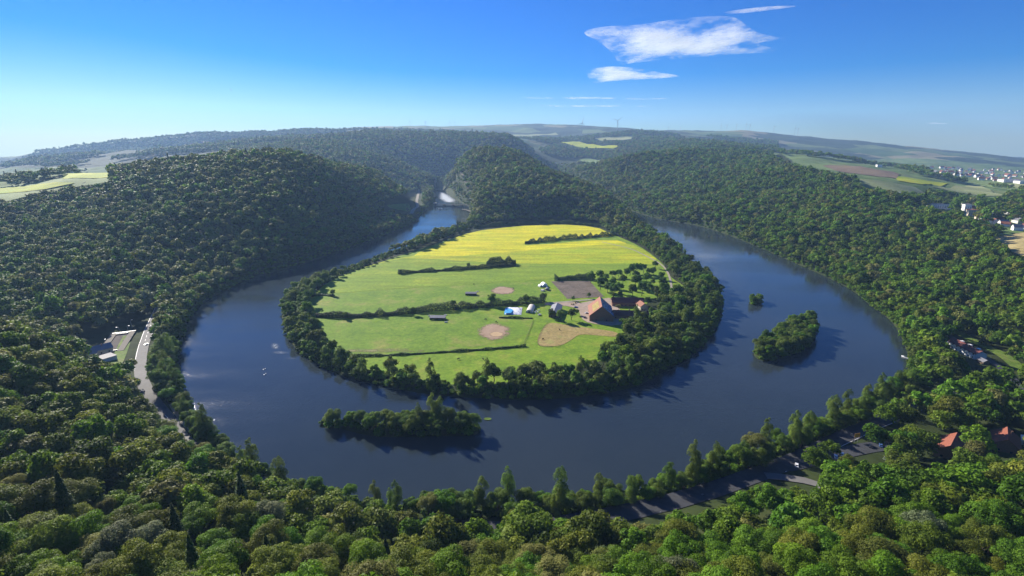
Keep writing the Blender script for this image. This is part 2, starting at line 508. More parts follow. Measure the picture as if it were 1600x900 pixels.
M = {}
M['leaf_olive'] = leafmat('leaf_olive', (.072, .10, .009), (.21, .25, .028), c2=(.20, .19, .05))
M['leaf_green'] = leafmat('leaf_green', (.048, .105, .005), (.155, .27, .014))
M['leaf_bright'] = leafmat('leaf_bright', (.06, .14, .008), (.17, .30, .02), rnd=.2)
M['leaf_pale'] = leafmat('leaf_pale', (.10, .13, .05), (.22, .24, .12), rnd=.2)
M['leaf_dark'] = leafmat('leaf_dark', (.020, .050, .007), (.055, .105, .014), trans=.2)
M['leaf_willow'] = leafmat('leaf_willow', (.07, .13, .014), (.20, .28, .04), rnd=.25)
M['leaf_yellow'] = leafmat('leaf_yellow', (.12, .15, .025), (.26, .27, .07), rnd=.2)
M['leaf_forest'] = leafmat('leaf_forest', (.045, .090, .007), (.15, .215, .016), rnd=.4, c2=(.16, .19, .025))
M['bark'] = simple('bark', (.07, .055, .04), .9, .2)

def ground_mat():
    m, N, l = newmat('ground')
    o = N.new('ShaderNodeOutputMaterial'); p = N.new('ShaderNodeBsdfPrincipled')
    g = N.new('ShaderNodeNewGeometry')
    f1 = noise(N, l, .05, 8, g.outputs['Position'], .65)
    floor = ramp(N, [(.3, (.018, .026, .008)), (.55, (.035, .05, .014)), (.75, (.06, .065, .025))])
    l(f1, floor.inputs[0])
    # open farmland far away: a patchwork of woods and fields
    vo = N.new('ShaderNodeTexVoronoi'); vo.inputs['Scale'].default_value = .0026; l(g.outputs['Position'], vo.inputs['Vector'])
    vo.inputs['Randomness'].default_value = 1
    sp_ = N.new('ShaderNodeSeparateColor'); l(vo.outputs['Color'], sp_.inputs[0])
    fld = ramp(N, [(0, (.03, .05, .02)), (.35, (.045, .075, .025)), (.5, (.12, .16, .05)), (.68, (.07, .12, .035)), (.8, (.22, .20, .10)), (1, (.04, .06, .02))])
    fld.color_ramp.interpolation = 'CONSTANT'
    l(sp_.outputs[0], fld.inputs[0])
    fn = noise(N, l, .0009, 6, g.outputs['Position'], .6)
    fm = ramp(N, [(.46, (0, 0, 0)), (.5, (1, 1, 1))]); l(fn, fm.inputs[0])
    f3 = noise(N, l, .012, 8, g.outputs['Position'], .7)
    wood = ramp(N, [(.3, (.016, .03, .010)), (.7, (.045, .065, .022))]); l(f3, wood.inputs[0])
    farc = mixc(N, l, wood.outputs[0], fld.outputs[0], fm.outputs[0])
    at = N.new('ShaderNodeAttribute'); at.attribute_name = 'farland'
    c = mixc(N, l, floor.outputs[0], farc, at.outputs['Fac'])
    ao = N.new('ShaderNodeAttribute'); ao.attribute_name = 'open'
    og = ramp(N, [(.3, (.07, .12, .03)), (.5, (.12, .18, .05)), (.7, (.20, .22, .08))]); l(noise(N, l, .01, 7, g.outputs['Position'], .65), og.inputs[0])
    c = mixc(N, l, c, og.outputs[0], ao.outputs['Fac'])
    l(c, p.inputs['Base Color'])
    p.inputs['Roughness'].default_value = .95; p.inputs['Specular IOR Level'].default_value = .1
    l(p.outputs[0], o.inputs['Surface'])
    return m

def grass_mat(name, c0, c1, c2, scale=.05, stripes=None, rough=.9, fine=.9):
    """meadow or crop: blotches, fine grain and optional tractor lines"""
    m, N, l = newmat(name)
    o = N.new('ShaderNodeOutputMaterial'); p = N.new('ShaderNodeBsdfPrincipled')
    g = N.new('ShaderNodeNewGeometry')
    f1 = noise(N, l, scale, 9, g.outputs['Position'], .72)
    c = ramp(N, [(.34, c0), (.52, c1), (.66, c2)]); l(f1, c.inputs[0])
    col = c.outputs[0]
    f2 = noise(N, l, fine * .35, 8, g.outputs['Position'], .8)
    r2 = ramp(N, [(.3, (.5, .52, .5)), (.7, (1.35, 1.3, 1.3))]); l(f2, r2.inputs[0])
    col = mixc(N, l, col, r2.outputs[0], 1.0, 'MULTIPLY')
    if stripes:
        ang, sc, amt = stripes
        mp = N.new('ShaderNodeMapping'); mp.inputs['Rotation'].default_value = (0, 0, ang)
        mp.inputs['Scale'].default_value = (.1, 1.0, 1)
        l(g.outputs['Position'], mp.inputs['Vector'])
        w = noise(N, l, sc, 3, mp.outputs[0], .6)
        r3 = ramp(N, [(.35, (1 - amt, 1 - amt, 1 - amt)), (.65, (1 + amt, 1 + amt, 1 + amt))]); l(w, r3.inputs[0])
        col = mixc(N, l, col, r3.outputs[0], 1.0, 'MULTIPLY')
    l(col, p.inputs['Base Color'])
    p.inputs['Roughness'].default_value = rough; p.inputs['Specular IOR Level'].default_value = .15
    bmp = N.new('ShaderNodeBump'); bmp.inputs['Strength'].default_value = .6; bmp.inputs['Distance'].default_value = .6
    l(f2, bmp.inputs['Height']); l(bmp.outputs[0], p.inputs['Normal'])
    l(p.outputs[0], o.inputs['Surface'])
    return m

def patch_mat(name, c0, c1, scale=.12):
    """worn patch with a ragged edge: alpha from the 'edge' attribute and noise"""
    m, N, l = newmat(name)
    o = N.new('ShaderNodeOutputMaterial'); p = N.new('ShaderNodeBsdfPrincipled')
    g = N.new('ShaderNodeNewGeometry')
    f = noise(N, l, scale, 8, g.outputs['Position'], .7)
    c = ramp(N, [(.35, c0), (.65, c1)]); l(f, c.inputs[0]); l(c.outputs[0], p.inputs['Base Color'])
    p.inputs['Roughness'].default_value = .95
    at = N.new('ShaderNodeAttribute'); at.attribute_name = 'edge'
    ad = N.new('ShaderNodeMath'); ad.operation = 'ADD'; l(at.outputs['Fac'], ad.inputs[0]); l(noise(N, l, scale * 2.2, 6, g.outputs['Position'], .7), ad.inputs[1])
    r = ramp(N, [(.62, (0, 0, 0)), (1.0, (1, 1, 1))]); l(ad.outputs[0], r.inputs[0])
    t = N.new('ShaderNodeBsdfTransparent'); mxs = N.new('ShaderNodeMixShader')
    l(r.outputs[0], mxs.inputs[0]); l(t.outputs[0], mxs.inputs[1]); l(p.outputs[0], mxs.inputs[2])
    l(mxs.outputs[0], o.inputs['Surface'])
    return m

def water_mat():
    m, N, l = newmat('water')
    o = N.new('ShaderNodeOutputMaterial'); p = N.new('ShaderNodeBsdfPrincipled')
    g = N.new('ShaderNodeNewGeometry')
    f = noise(N, l, .006, 4, g.outputs['Position'])
    c = ramp(N, [(.3, (.018, .027, .033)), (.7, (.030, .040, .045))]); l(f, c.inputs[0]); l(c.outputs[0], p.inputs['Base Color'])
    rr = ramp(N, [(.42, (.04, .04, .04)), (.62, (.11, .11, .11))])
    mpw = N.new('ShaderNodeMapping'); mpw.inputs['Rotation'].default_value = (0, 0, .6); mpw.inputs['Scale'].default_value = (.3, 1, 1)
    l(g.outputs['Position'], mpw.inputs['Vector'])
    wn = noise(N, l, .012, 7, mpw.outputs[0], .6)
    l(wn, rr.inputs[0]); l(rr.outputs[0], p.inputs['Roughness'])
    p.inputs['IOR'].default_value = 1.333
    b = N.new('ShaderNodeBump'); b.inputs['Distance'].default_value = .22
    st = ramp(N, [(.42, (.25, .25, .25)), (.6, (.8, .8, .8))]); l(wn, st.inputs[0]); l(st.outputs[0], b.inputs['Strength'])
    l(noise(N, l, .5, 4, g.outputs['Position'], .6), b.inputs['Height'])
    l(b.outputs[0], p.inputs['Normal'])
    l(p.outputs[0], o.inputs['Surface'])
    return m

def cloud_mat():
    m, N, l = newmat('cloud')
    o = N.new('ShaderNodeOutputMaterial')
    g = N.new('ShaderNodeNewGeometry')
    d = N.new('ShaderNodeBsdfDiffuse'); d.inputs['Color'].default_value = (.95, .96, 1, 1)
    t = N.new('ShaderNodeBsdfTranslucent'); t.inputs['Color'].default_value = (.95, .96, 1, 1)
    a = N.new('ShaderNodeMixShader'); a.inputs[0].default_value = .6
    l(d.outputs[0], a.inputs[1]); l(t.outputs[0], a.inputs[2])
    at = N.new('ShaderNodeAttribute'); at.attribute_name = 'edge'
    mp = N.new('ShaderNodeMapping'); mp.inputs['Rotation'].default_value = (0, 0, -.35); mp.inputs['Scale'].default_value = (.30, .17, 1)
    l(g.outputs['Position'], mp.inputs['Vector'])
    n1 = noise(N, l, .0035, 10, mp.outputs[0], .68)
    mu = N.new('ShaderNodeMath'); mu.operation = 'MULTIPLY_ADD'
    l(n1, mu.inputs[0]); mu.inputs[1].default_value = 4.6; mu.inputs[2].default_value = -2.35
    ad = N.new('ShaderNodeMath'); ad.operation = 'ADD'; l(mu.outputs[0], ad.inputs[0]); l(at.outputs['Fac'], ad.inputs[1])
    r = ramp(N, [(.0, (0, 0, 0)), (1.0, (.46, .46, .46))]); l(ad.outputs[0], r.inputs[0])
    tr = N.new('ShaderNodeBsdfTransparent'); mxs = N.new('ShaderNodeMixShader')
    l(r.outputs[0], mxs.inputs[0]); l(tr.outputs[0], mxs.inputs[1]); l(a.outputs[0], mxs.inputs[2])
    l(mxs.outputs[0], o.inputs['Surface'])
    return m

M['ground'] = ground_mat()
M['water'] = water_mat()
M['cloud'] = cloud_mat()
M['meadow'] = grass_mat('meadow', (.11, .21, .008), (.17, .28, .012), (.24, .29, .03))
M['meadow_rough'] = grass_mat('meadow_rough', (.10, .20, .009), (.15, .26, .014), (.24, .26, .05), .03)
M['crop_green'] = grass_mat('crop_green', (.15, .25, .012), (.19, .29, .014), (.27, .34, .018), .012, (-.12, .09, .14))
M['crop_yellow'] = grass_mat('crop_yellow', (.38, .44, .010), (.54, .52, .007), (.62, .55, .007), .014, (-.12, .1, .22))
M['crop_lime'] = grass_mat('crop_lime', (.25, .36, .012), (.36, .41, .012), (.48, .45, .012), .012, (-.12, .08, .2))
M['soil'] = grass_mat('soil', (.12, .095, .07), (.15, .12, .09), (.19, .155, .12), .05, (1.25, .35, .2))
M['sand_grass'] = grass_mat('sand_grass', (.28, .22, .07), (.34, .26, .10), (.30, .30, .08), .07)
M['stubble'] = grass_mat('stubble', (.32, .27, .10), (.38, .31, .13), (.42, .36, .16), .02, (.3, .1, .08))
M['field_far'] = grass_mat('field_far', (.12, .19, .05), (.17, .24, .07), (.22, .28, .09), .006, (.2, .03, .1))
M['field_pale'] = grass_mat('field_pale', (.24, .29, .10), (.30, .33, .13), (.36, .36, .16), .006, (.2, .03, .1))
M['field_brown'] = grass_mat('field_brown', (.17, .12, .07), (.20, .145, .085), (.17, .18, .07), .006, (.2, .03, .1))
M['verge'] = grass_mat('verge', (.09, .16, .02), (.13, .20, .03), (.20, .22, .06), .08)
M['bare_patch'] = patch_mat('bare_patch', (.27, .17, .10), (.36, .25, .16))
M['bare_core'] = patch_mat('bare_core', (.40, .26, .12), (.47, .33, .18))
M['dry_patch'] = patch_mat('dry_patch', (.19, .19, .05), (.24, .22, .08), .05)
M['yard'] = simple('yard', (.36, .28, .21), .95, .1, .15, .3)
M['asphalt'] = simple('asphalt', (.045, .047, .052), .85, .3, .2, .4)
M['concrete_road'] = simple('concrete_road', (.13, .125, .12), .85, .3, .12, .3)
M['track'] = simple('track', (.30, .27, .21), .95, .1, .15, .5)
M['paint'] = simple('paint', (.75, .75, .73), .6, .3, .05)
M['white_wall'] = simple('white_wall', (.72, .70, .66), .8, .2, .06)
M['cream_wall'] = simple('cream_wall', (.60, .52, .40), .8, .2, .08)
M['brick_wall'] = simple('brick_wall', (.22, .12, .08), .85, .2, .2, 2)
M['red_roof'] = simple('red_roof', (.23, .075, .045), .75, .25, .22, 1.5)
M['orange_roof'] = simple('orange_roof', (.27, .105, .06), .75, .25, .2, 1.2)
M['maroon_roof'] = simple('maroon_roof', (.15, .05, .04), .75, .25, .25, 1.5)
M['grey_roof'] = simple('grey_roof', (.17, .17, .18), .6, .3, .2, 1)
M['pale_roof'] = simple('pale_roof', (.20, .20, .21), .5, .4, .1, 1)
M['blue_panel'] = simple('blue_panel', (.03, .14, .28), .25, .6, .15, .5)
M['blue_tarp'] = simple('blue_tarp', (.05, .32, .62), .5, .4, .1)
M['white_sheet'] = simple('white_sheet', (.80, .80, .80), .45, .4, .04)
M['light_roof'] = simple('light_roof', (.36, .34, .32), .8, .2, .08)
M['tent'] = simple('tent', (.66, .60, .50), .6, .3, .08)
M['glass'] = simple('glass', (.03, .04, .05), .1, .6, .1)
M['metal'] = simple('metal', (.35, .36, .38), .45, .5, .1)
M['steel_dark'] = simple('steel_dark', (.10, .10, .11), .5, .5, .1)
M['turbine_white'] = simple('turbine_white', (.34, .36, .38), .5, .4, .03)
M['car_white'] = simple('car_white', (.75, .75, .76), .3, .5, .02)
M['car_blue'] = simple('car_blue', (.06, .12, .28), .3, .5, .02)
M['car_dark'] = simple('car_dark', (.04, .04, .05), .3, .5, .02)
M['rubber'] = simple('rubber', (.02, .02, .02), .8, .2, .05)
M['yellow_paint'] = simple('yellow_paint', (.75, .36, .02), .5, .4, .04)
M['wood'] = simple('wood', (.20, .14, .09), .85, .2, .2, 3)
M['hide_dark'] = simple('hide_dark', (.045, .028, .02), .8, .2, .2, 3)
M['stone'] = simple('stone', (.17, .15, .12), .9, .2, .15, 1)
M['lock_water'] = simple('lock_water', (.05, .035, .03), .95, .5, .1)
M['foam_glint'] = patch_mat('foam_glint', (.30, .35, .40), (.50, .54, .58), .6)  # white water at the weir, and sun glints painted as pale patches

# ------------------------------------------------------------------ setting: terrain and river
idx = np.arange(NY * NA).reshape(NY, NA)
F = np.stack([idx[:-1, :-1], idx[:-1, 1:], idx[1:, 1:], idx[1:, :-1]], -1).reshape(-1, 4)
farland = np.clip((YY - 3300) / 900, 0, 1).ravel()
# valley town and fields on the right are open land much nearer
TOWN = HP([(1440, 318), (1480, 312), (1540, 306), (1760, 320), (1760, 372), (1600, 372), (1550, 366), (1500, 345)])
OPEN1 = HP([(1180, 240), (1206, 242), (1240, 254), (1270, 266), (1330, 276), (1345, 292), (1400, 303), (1450, 306), (1560, 308), (1760, 308), (1760, 268), (1400, 248), (1215, 236)])
LOPEN = HP([(-150, 320), (0, 292), (90, 276), (172, 269), (175, 264), (60, 262), (-150, 270)])
OPENA = np.zeros(XX.shape, bool)
for p_ in (TOWN, OPEN1, LOPEN): OPENA |= inside(p_, XX, YY)
OPENR = HP([(1340, 262), (1400, 300), (1450, 318), (1560, 372), (1600, 405), (1750, 440), (1750, 260), (1400, 245)])
me = mesh_np('terrain', np.stack([XX, YY, ZZ], -1).reshape(-1, 3), F, [M['ground']], attr={'farland': ('POINT', farland), 'open': ('POINT', OPENA.ravel().astype(float))}, smooth=True)
tag(link(bpy.data.objects.new('terrain', me)), kind='structure', label='hilly ground around the river loop')
wb = MB()
nx, ny = 12, 12
vs_ = [(-1500 + 3300 * i / nx, 120 + 3300 * j / ny, 0) for j in range(ny + 1) for i in range(nx + 1)]
wb.add(vs_, [(j * (nx + 1) + i, j * (nx + 1) + i + 1, (j + 1) * (nx + 1) + i + 1, (j + 1) * (nx + 1) + i) for j in range(ny) for i in range(nx)])
tag(wb.build('river_water', M['water']), kind='structure', label='dark calm river water bending around the meadow peninsula')

# ------------------------------------------------------------------ draped sheets
EXCL = []          # polygons where no forest tree may stand
EXLINE = []        # (polyline, clearance)
LEVEL = {}
def drape(name, poly, mat, off, cell, kind='structure', label=None, smoothn=1, excl=True, edge=False, jitter=0, z=None, parent=None, cat=None, group=None, zoff=0):
    poly = smooth_poly(poly, smoothn) if smoothn else np.array(poly, float)
    if excl: EXCL.append(poly)
    # points on the boundary, no farther apart than the cell
    b = []
    for i in range(len(poly)):
        p, q = poly[i], poly[(i + 1) % len(poly)]
        k = max(1, int(np.hypot(*(q - p)) / cell))
        for t in range(k): b.append(p + (q - p) * t / k)
    b = np.array(b)
    if jitter: b = b + rng.normal(0, jitter, b.shape)
    x0, y0 = b.min(0); x1, y1 = b.max(0)
    gx, gy = np.meshgrid(np.arange(x0, x1, cell), np.arange(y0, y1, cell))
    gx = gx.ravel() + rng.uniform(-.2, .2, gx.size) * cell; gy = gy.ravel() + rng.uniform(-.2, .2, gy.size) * cell
    ok = inside(b, gx, gy)
    gx, gy = gx[ok], gy[ok]
    if len(gx):
        ok = dist_line(b, gx, gy, True) > cell * .35
        gx, gy = gx[ok], gy[ok]
    vin = [Vector(p) for p in b] + [Vector((x, y)) for x, y in zip(gx, gy)]
    ed = [(i, (i + 1) % len(b)) for i in range(len(b))]
    ov, oe, of, *_ = delaunay_2d_cdt(vin, ed, [], 1, 1e-4)
    ov = np.array([(v.x, v.y) for v in ov])
    fs = []
    for f in of:
        if len(f) != 3: continue
        p, q, r = ov[f[0]], ov[f[1]], ov[f[2]]
        if (q[0] - p[0]) * (r[1] - p[1]) - (q[1] - p[1]) * (r[0] - p[0]) < 0: f = f[::-1]
        fs.append(list(f))
    fs = np.array(fs)
    zz = (hz(ov[:, 0], ov[:, 1]) + off) if z is None else np.full(len(ov), z)
    attr = None
    if edge:
        dd = dist_line(b, ov[:, 0], ov[:, 1], True)
        attr = {'edge': ('POINT', np.clip(dd / edge, 0, 1))}
    me = mesh_np(name, np.c_[ov, zz], fs, [mat], attr=attr, smooth=True)
    o = bpy.data.objects.new(name, me)
    link(o, parent)
    return tag(o, label, cat, group, kind)

def ribbon(name, pts, width, mat, off, label, z=None, step=6, clear=None, kind='structure', sm=3, shift=0):
    p = smooth_poly(pts, sm, closed=False)
    seg = np.hypot(*np.diff(p, axis=0).T); s = np.r_[0, np.cumsum(seg)]
    t = np.linspace(0, s[-1], max(2, int(s[-1] / step)))
    c = np.c_[np.interp(t, s, p[:, 0]), np.interp(t, s, p[:, 1])]
    d = np.gradient(c, axis=0); d /= np.hypot(d[:, 0], d[:, 1])[:, None]
    nrm = np.c_[-d[:, 1], d[:, 0]]
    cols = 5
    rows = []
    for k in range(cols):
        u = (k / (cols - 1) - .5) * width + shift
        q = c + nrm * u
        rows.append(q)
    rows = np.stack(rows, 1)
    cz = hz(c[:, 0], c[:, 1])
    zz = hz(rows[..., 0], rows[..., 1]) + off if z is None else np.full(rows.shape[:2], z)
    if z is None: zz = np.maximum(zz, np.max(zz, 1, keepdims=True))
    V = np.concatenate([rows, zz[..., None]], -1).reshape(-1, 3)
    ii = np.arange(len(c) * cols).reshape(len(c), cols)
    Fq = np.stack([ii[:-1, :-1], ii[1:, :-1], ii[1:, 1:], ii[:-1, 1:]], -1).reshape(-1, 4)[:, ::-1]
    o = link(bpy.data.objects.new(name, mesh_np(name, V, Fq, [mat])))
    if clear: EXLINE.append((c, clear))
    return tag(o, label, kind=kind), c, zz[:, 2]

# peninsula meadow
MEADOW_PX = [(738, 362), (800, 354), (870, 350), (930, 354), (958, 366), (1000, 384), (1038, 412), (1045, 432), (1075, 450), (1072, 470), (1040, 462), (1010, 470), (1000, 500),
             (975, 520), (968, 550), (920, 572), (860, 588), (780, 600), (720, 603), (640, 594), (560, 576), (512, 552), (492, 522), (484, 480), (492, 455), (530, 430), (600, 408), (660, 388)]
MEADOW = GP(MEADOW_PX, 2)
drape('meadow', MEADOW, M['meadow'], .10, 9, label='green pasture covering the peninsula', smoothn=2, excl=True)
drape('rapeseed_field', GP([(735, 362), (800, 354), (870, 350), (930, 354), (957, 366), (960, 369), (880, 374), (815, 380), (824, 384), (958, 373), (985, 382), (970, 390), (900, 400), (700, 414), (655, 408), (640, 400), (690, 380)], 2),
      M['crop_yellow'], .16, 9, label='bright yellow flowering crop at the top of the peninsula', excl=False)
drape('crop_field', GP([(700, 402), (800, 393), (900, 386), (975, 379), (1000, 386), (1036, 412), (985, 415), (870, 416), (740, 420), (640, 424), (560, 420), (600, 408), (660, 397)], 2),
      M['crop_lime'], .22, 9, label='yellow green striped crop right of the peninsula centre', excl=False)
drape('crop_field', GP([(500, 452), (530, 430), (600, 409), (640, 402), (800, 413), (1034, 411), (1030, 420), (960, 424), (880, 434), (800, 440), (690, 447), (600, 452), (530, 458), (486, 459)], 2),
      M['crop_green'], .28, 9, label='fresh green crop strip left of the hedge with trees', excl=False)
drape('pasture', GP([(486, 461), (530, 459), (600, 453), (690, 448), (780, 443), (850, 440), (858, 462), (840, 474), (700, 482), (600, 488), (490, 494), (484, 480)], 2),
      M['meadow_rough'], .2, 9, label='rough dry pasture between the crop and the long hedge', excl=False)
drape('pasture', GP([(500, 500), (600, 492), (700, 487), (830, 494), (835, 503), (822, 530), (700, 548), (600, 556), (530, 556), (506, 545), (498, 520)], 2),
      M['meadow_rough'], .2, 9, label='grazed pasture with a round bare patch', excl=False)
drape('ploughed_field', GP([(861, 440), (921, 439), (944, 464), (886, 467)], 2), M['soil'], .3, 6, label='bare ploughed field above the farm', smoothn=0, excl=False)
drape('riding_ground', GP([(858, 503), (884, 508), (930, 514), (966, 519), (968, 527), (930, 524), (905, 522), (892, 532), (876, 541), (845, 542), (838, 536), (846, 516)], 2),
      M['sand_grass'], .3, 5, label='sandy paddock in front of the farm', excl=False, smoothn=2)
drape('farmyard', GP([(905, 474), (925, 470), (960, 464), (975, 500), (968, 510), (922, 506), (908, 498), (904, 482), (880, 477), (850, 477), (852, 473), (905, 472)], 2), M['yard'], .36, 5, label='pale gravel farmyard', excl=False)
ell = lambda cx, cy, rx, ry, k=20: [(cx + rx * math.cos(2 * math.pi * i / k), cy + ry * math.sin(2 * math.pi * i / k)) for i in range(k)]
drape('bare_patch', GP(ell(772, 519, 31, 15), 2), M['bare_patch'], .42, 3, jitter=.6, label='large round bare earth patch in the pasture', excl=False, edge=17)
drape('bare_patch_core', GP(ell(776, 523, 13, 5), 2), M['bare_core'], .5, 2.5, label='paler sand in the middle of the round bare patch', excl=False, edge=6)
drape('bare_patch', GP(ell(786, 454, 22, 7), 2), M['bare_patch'], .42, 3, label='small bare earth patch above the hedge', excl=False, edge=13)
for q in [(600, 548, 80, 5)]:
    drape('dry_grass', GP(ell(*q), 2), M['dry_patch'], .36, 6, label='dry yellowish grass in the pasture', excl=False, edge=14)

# fields beyond
def field(px, mat, label, cell=25, off=1.2):
    return drape('field', HP(px), mat, off, cell, label=label, smoothn=0)
field([(0, 318), (60, 303), (120, 293), (171, 285), (173, 271), (150, 270), (110, 276), (60, 284), (0, 292), (-90, 300), (-90, 330)], M['field_far'], 'green field on the left plateau')
field([(-60, 296), (60, 289), (118, 287), (70, 297), (0, 304), (-60, 310)], M['crop_lime'], 'yellow field on the left plateau', off=1.8)
field([(96, 278), (171, 270), (171, 278), (100, 281)], M['crop_lime'], 'yellow field beside the wood on the left plateau', off=1.8)
field([(800, 211), (868, 208), (873, 211), (805, 214)], M['field_pale'], 'pale field on the far plateau', 60, 4)
field([(868, 221), (905, 222), (968, 229), (958, 233), (900, 230)], M['crop_lime'], 'yellow green field on the far slope', 50, 4)
field([(928, 217), (990, 214), (985, 218), (940, 221)], M['field_pale'], 'pale field right of the far plateau', 60, 4)
field([(905, 251), (918, 247), (942, 252), (930, 257)], M['field_far'], 'small green clearing in the far valley', 30, 3)
field([(1205, 242), (1215, 240), (1300, 256), (1350, 265), (1330, 270), (1270, 263), (1240, 254)], M['field_far'], 'green field on top of the right ridge')
field([(1285, 260), (1345, 260), (1405, 273), (1398, 279), (1320, 270)], M['field_brown'], 'brown field on top of the right ridge', off=1.8)
field([(1338, 280), (1390, 285), (1430, 293), (1448, 304), (1400, 301), (1360, 292)], M['field_pale'], 'pale green field below the brown field')
field([(1396, 276), (1482, 287), (1442, 289), (1402, 283)], M['crop_lime'], 'yellow field below the tree band', off=1.8)
field([(1455, 293), (1520, 291), (1575, 306), (1500, 302)], M['field_pale'], 'pale field above the town')
field([(1480, 279), (1700, 290), (1700, 306), (1600, 302), (1550, 294)], M['field_far'], 'green field in the plain on the right')
field([(1549, 372), (1590, 365), (1700, 362), (1700, 420), (1600, 404), (1580, 394)], M['stubble'], 'tan mown field at the right edge', off=.8, cell=12)
field([(1560, 292), (1600, 295), (1600, 289), (1540, 286)], M['field_pale'], 'narrow pale field in the plain', off=2)
# weir meadow
drape('river_meadow', HP([(600, 322), (620, 320), (644, 322), (640, 334), (628, 330)]), M['verge'], .6, 8, label='grass slope left of the weir road')

# ------------------------------------------------------------------ roads
lroad, c_l, _ = ribbon('road', np.vstack([HP([(250, 478), (240, 500), (231, 520), (220, 556), (219, 590), (234, 622), (262, 652)]), GP([(290, 694), (310, 716)], 3)]), 8.5, M['concrete_road'], .25,
                        'pale two lane road on the left bank of the river', clear=10)
for sft in (-3.8, 3.8, 0):
    # lane lines
    p = smooth_poly(c_l, 1, closed=False)
    if sft:
        ribbon('road_marking', c_l, .28, M['paint'], .30, 'white edge line of the river road', shift=sft, sm=0, step=7)
mroad, c_m, _ = ribbon('road', GP([(300, 704), (345, 742), (435, 784), (540, 812), (620, 826), (700, 833), (800, 833), (880, 826), (960, 812), (1040, 793), (1120, 770), (1200, 739), (1260, 712), (1320, 684), (1385, 655), (1440, 632), (1490, 612), (1560, 612), (1640, 620)], 3), 11.5, M['asphalt'], .3,
                        'wide asphalt road in the shade of the near bank trees', clear=10)
for sft in (-5.2, 5.2, .12):
    ribbon('road_marking', c_m, .2, M['paint'], .36, 'white line of the wide asphalt road', shift=sft, sm=0, step=7)
mk = MB()
for i in range(2, len(c_l) - 2, 2):
    a, b = c_l[i], c_l[i + 1]; d = (b - a) / np.hypot(*(b - a)); nn = np.array([-d[1], d[0]]) * .15
    z = float(hz(*a)) + .42
    mk.add([(*(a - nn), z), (*(b - nn), z), (*(b + nn), z), (*(a + nn), z)], [(0, 1, 2, 3)])
tag(mk.build('road_marking', M['paint']), 'dashed white centre line of the river road', kind='structure')
hw = GP([(700, 815), (800, 817), (900, 808), (1000, 785), (1100, 757), (1180, 725), (1240, 698), (1300, 672), (1380, 640)], 3)
ribbon('side_road', GP([(1180, 742), (1235, 752), (1275, 765), (1292, 775), (1288, 782)], 4), 6, M['concrete_road'], .5, 'pale slip road branching off beside the car park', clear=6)
ribbon('car_park', GP([(1225, 730), (1280, 716), (1330, 706), (1400, 694), (1450, 690)], 4), 10, M['asphalt'], .3, 'asphalt car park behind the bank trees', clear=9)
ribbon('railway_road', np.vstack([HP([(1475, 518), (1492, 532), (1520, 548), (1560, 574), (1600, 606), (1650, 640)])]), 6, M['asphalt'], .4, 'narrow road behind the long white house', clear=5)
ribbon('grass_strip', HP([(1482, 517), (1505, 530), (1535, 545), (1575, 570), (1620, 600), (1660, 630)]), 11, M['verge'], .3, 'bright grass bank above the narrow road', clear=5, shift=6)
ribbon('road', HP([(655, 296), (652, 308), (650, 318), (654, 328), (643, 338)]), 9, M['track'], .7, 'grey road curve beside the weir', clear=14)
ribbon('farm_track', GP([(852, 474), (880, 472), (930, 468)], 2), 4, M['track'], .45, 'sandy track behind the farm')
ribbon('farm_track', GP([(940, 378), (985, 388), (1010, 400), (1036, 414), (1046, 430), (1050, 452)], 2), 3, M['track'], .42, 'sandy track along the right edge of the crop', clear=4)
ribbon('river_path', HP([(268, 632), (282, 655), (300, 675)]), 3.5, M['track'], .3, 'pale path between the bank trees', clear=3)
drape('lock_verge', HP([(168, 572), (190, 528), (200, 520), (206, 530), (196, 560), (186, 578)]), M['verge'], .3, 5, label='grass beside the lock')
EXCL.append(HP([(125, 560), (150, 525), (195, 505), (225, 505), (208, 575), (190, 585)]))
EXCL.append(HP([(1478, 545), (1500, 525), (1560, 560), (1600, 590), (1590, 612), (1540, 590)]))
EXCL.append(HP([(1440, 735), (1440, 700), (1520, 685), (1620, 670), (1640, 720), (1560, 712)]))

# ------------------------------------------------------------------ tree meshes
def cards(p, nrm, size, tint, r):
    n = len(p)
    nrm = nrm / (np.linalg.norm(nrm, axis=1, keepdims=True) + 1e-9)
    rv = r.normal(size=(n, 3))
    t = np.cross(nrm, rv); t /= np.linalg.norm(t, axis=1, keepdims=True) + 1e-9
    b = np.cross(nrm, t)
    sx = size * r.uniform(.7, 1.3, n); sy = size * r.uniform(.45, .9, n)
    t = t * sx[:, None] * .5; b = b * sy[:, None] * .5
    bend = nrm * (size * .18 * r.uniform(-1, 1, n))[:, None]
    V = np.stack([p - t - b * .4 + bend, p - b, p + t + b * .3 + bend, p + b], 1).reshape(-1, 3)
    Fq = np.arange(n * 4).reshape(n, 4)
    return V, Fq, tint

def ellshell(r, n, flat=.25):
    d = r.normal(size=(n, 3)); d /= np.linalg.norm(d, axis=1, keepdims=True)
    d[:, 2] = np.where(d[:, 2] < -flat, -d[:, 2], d[:, 2])
    return d

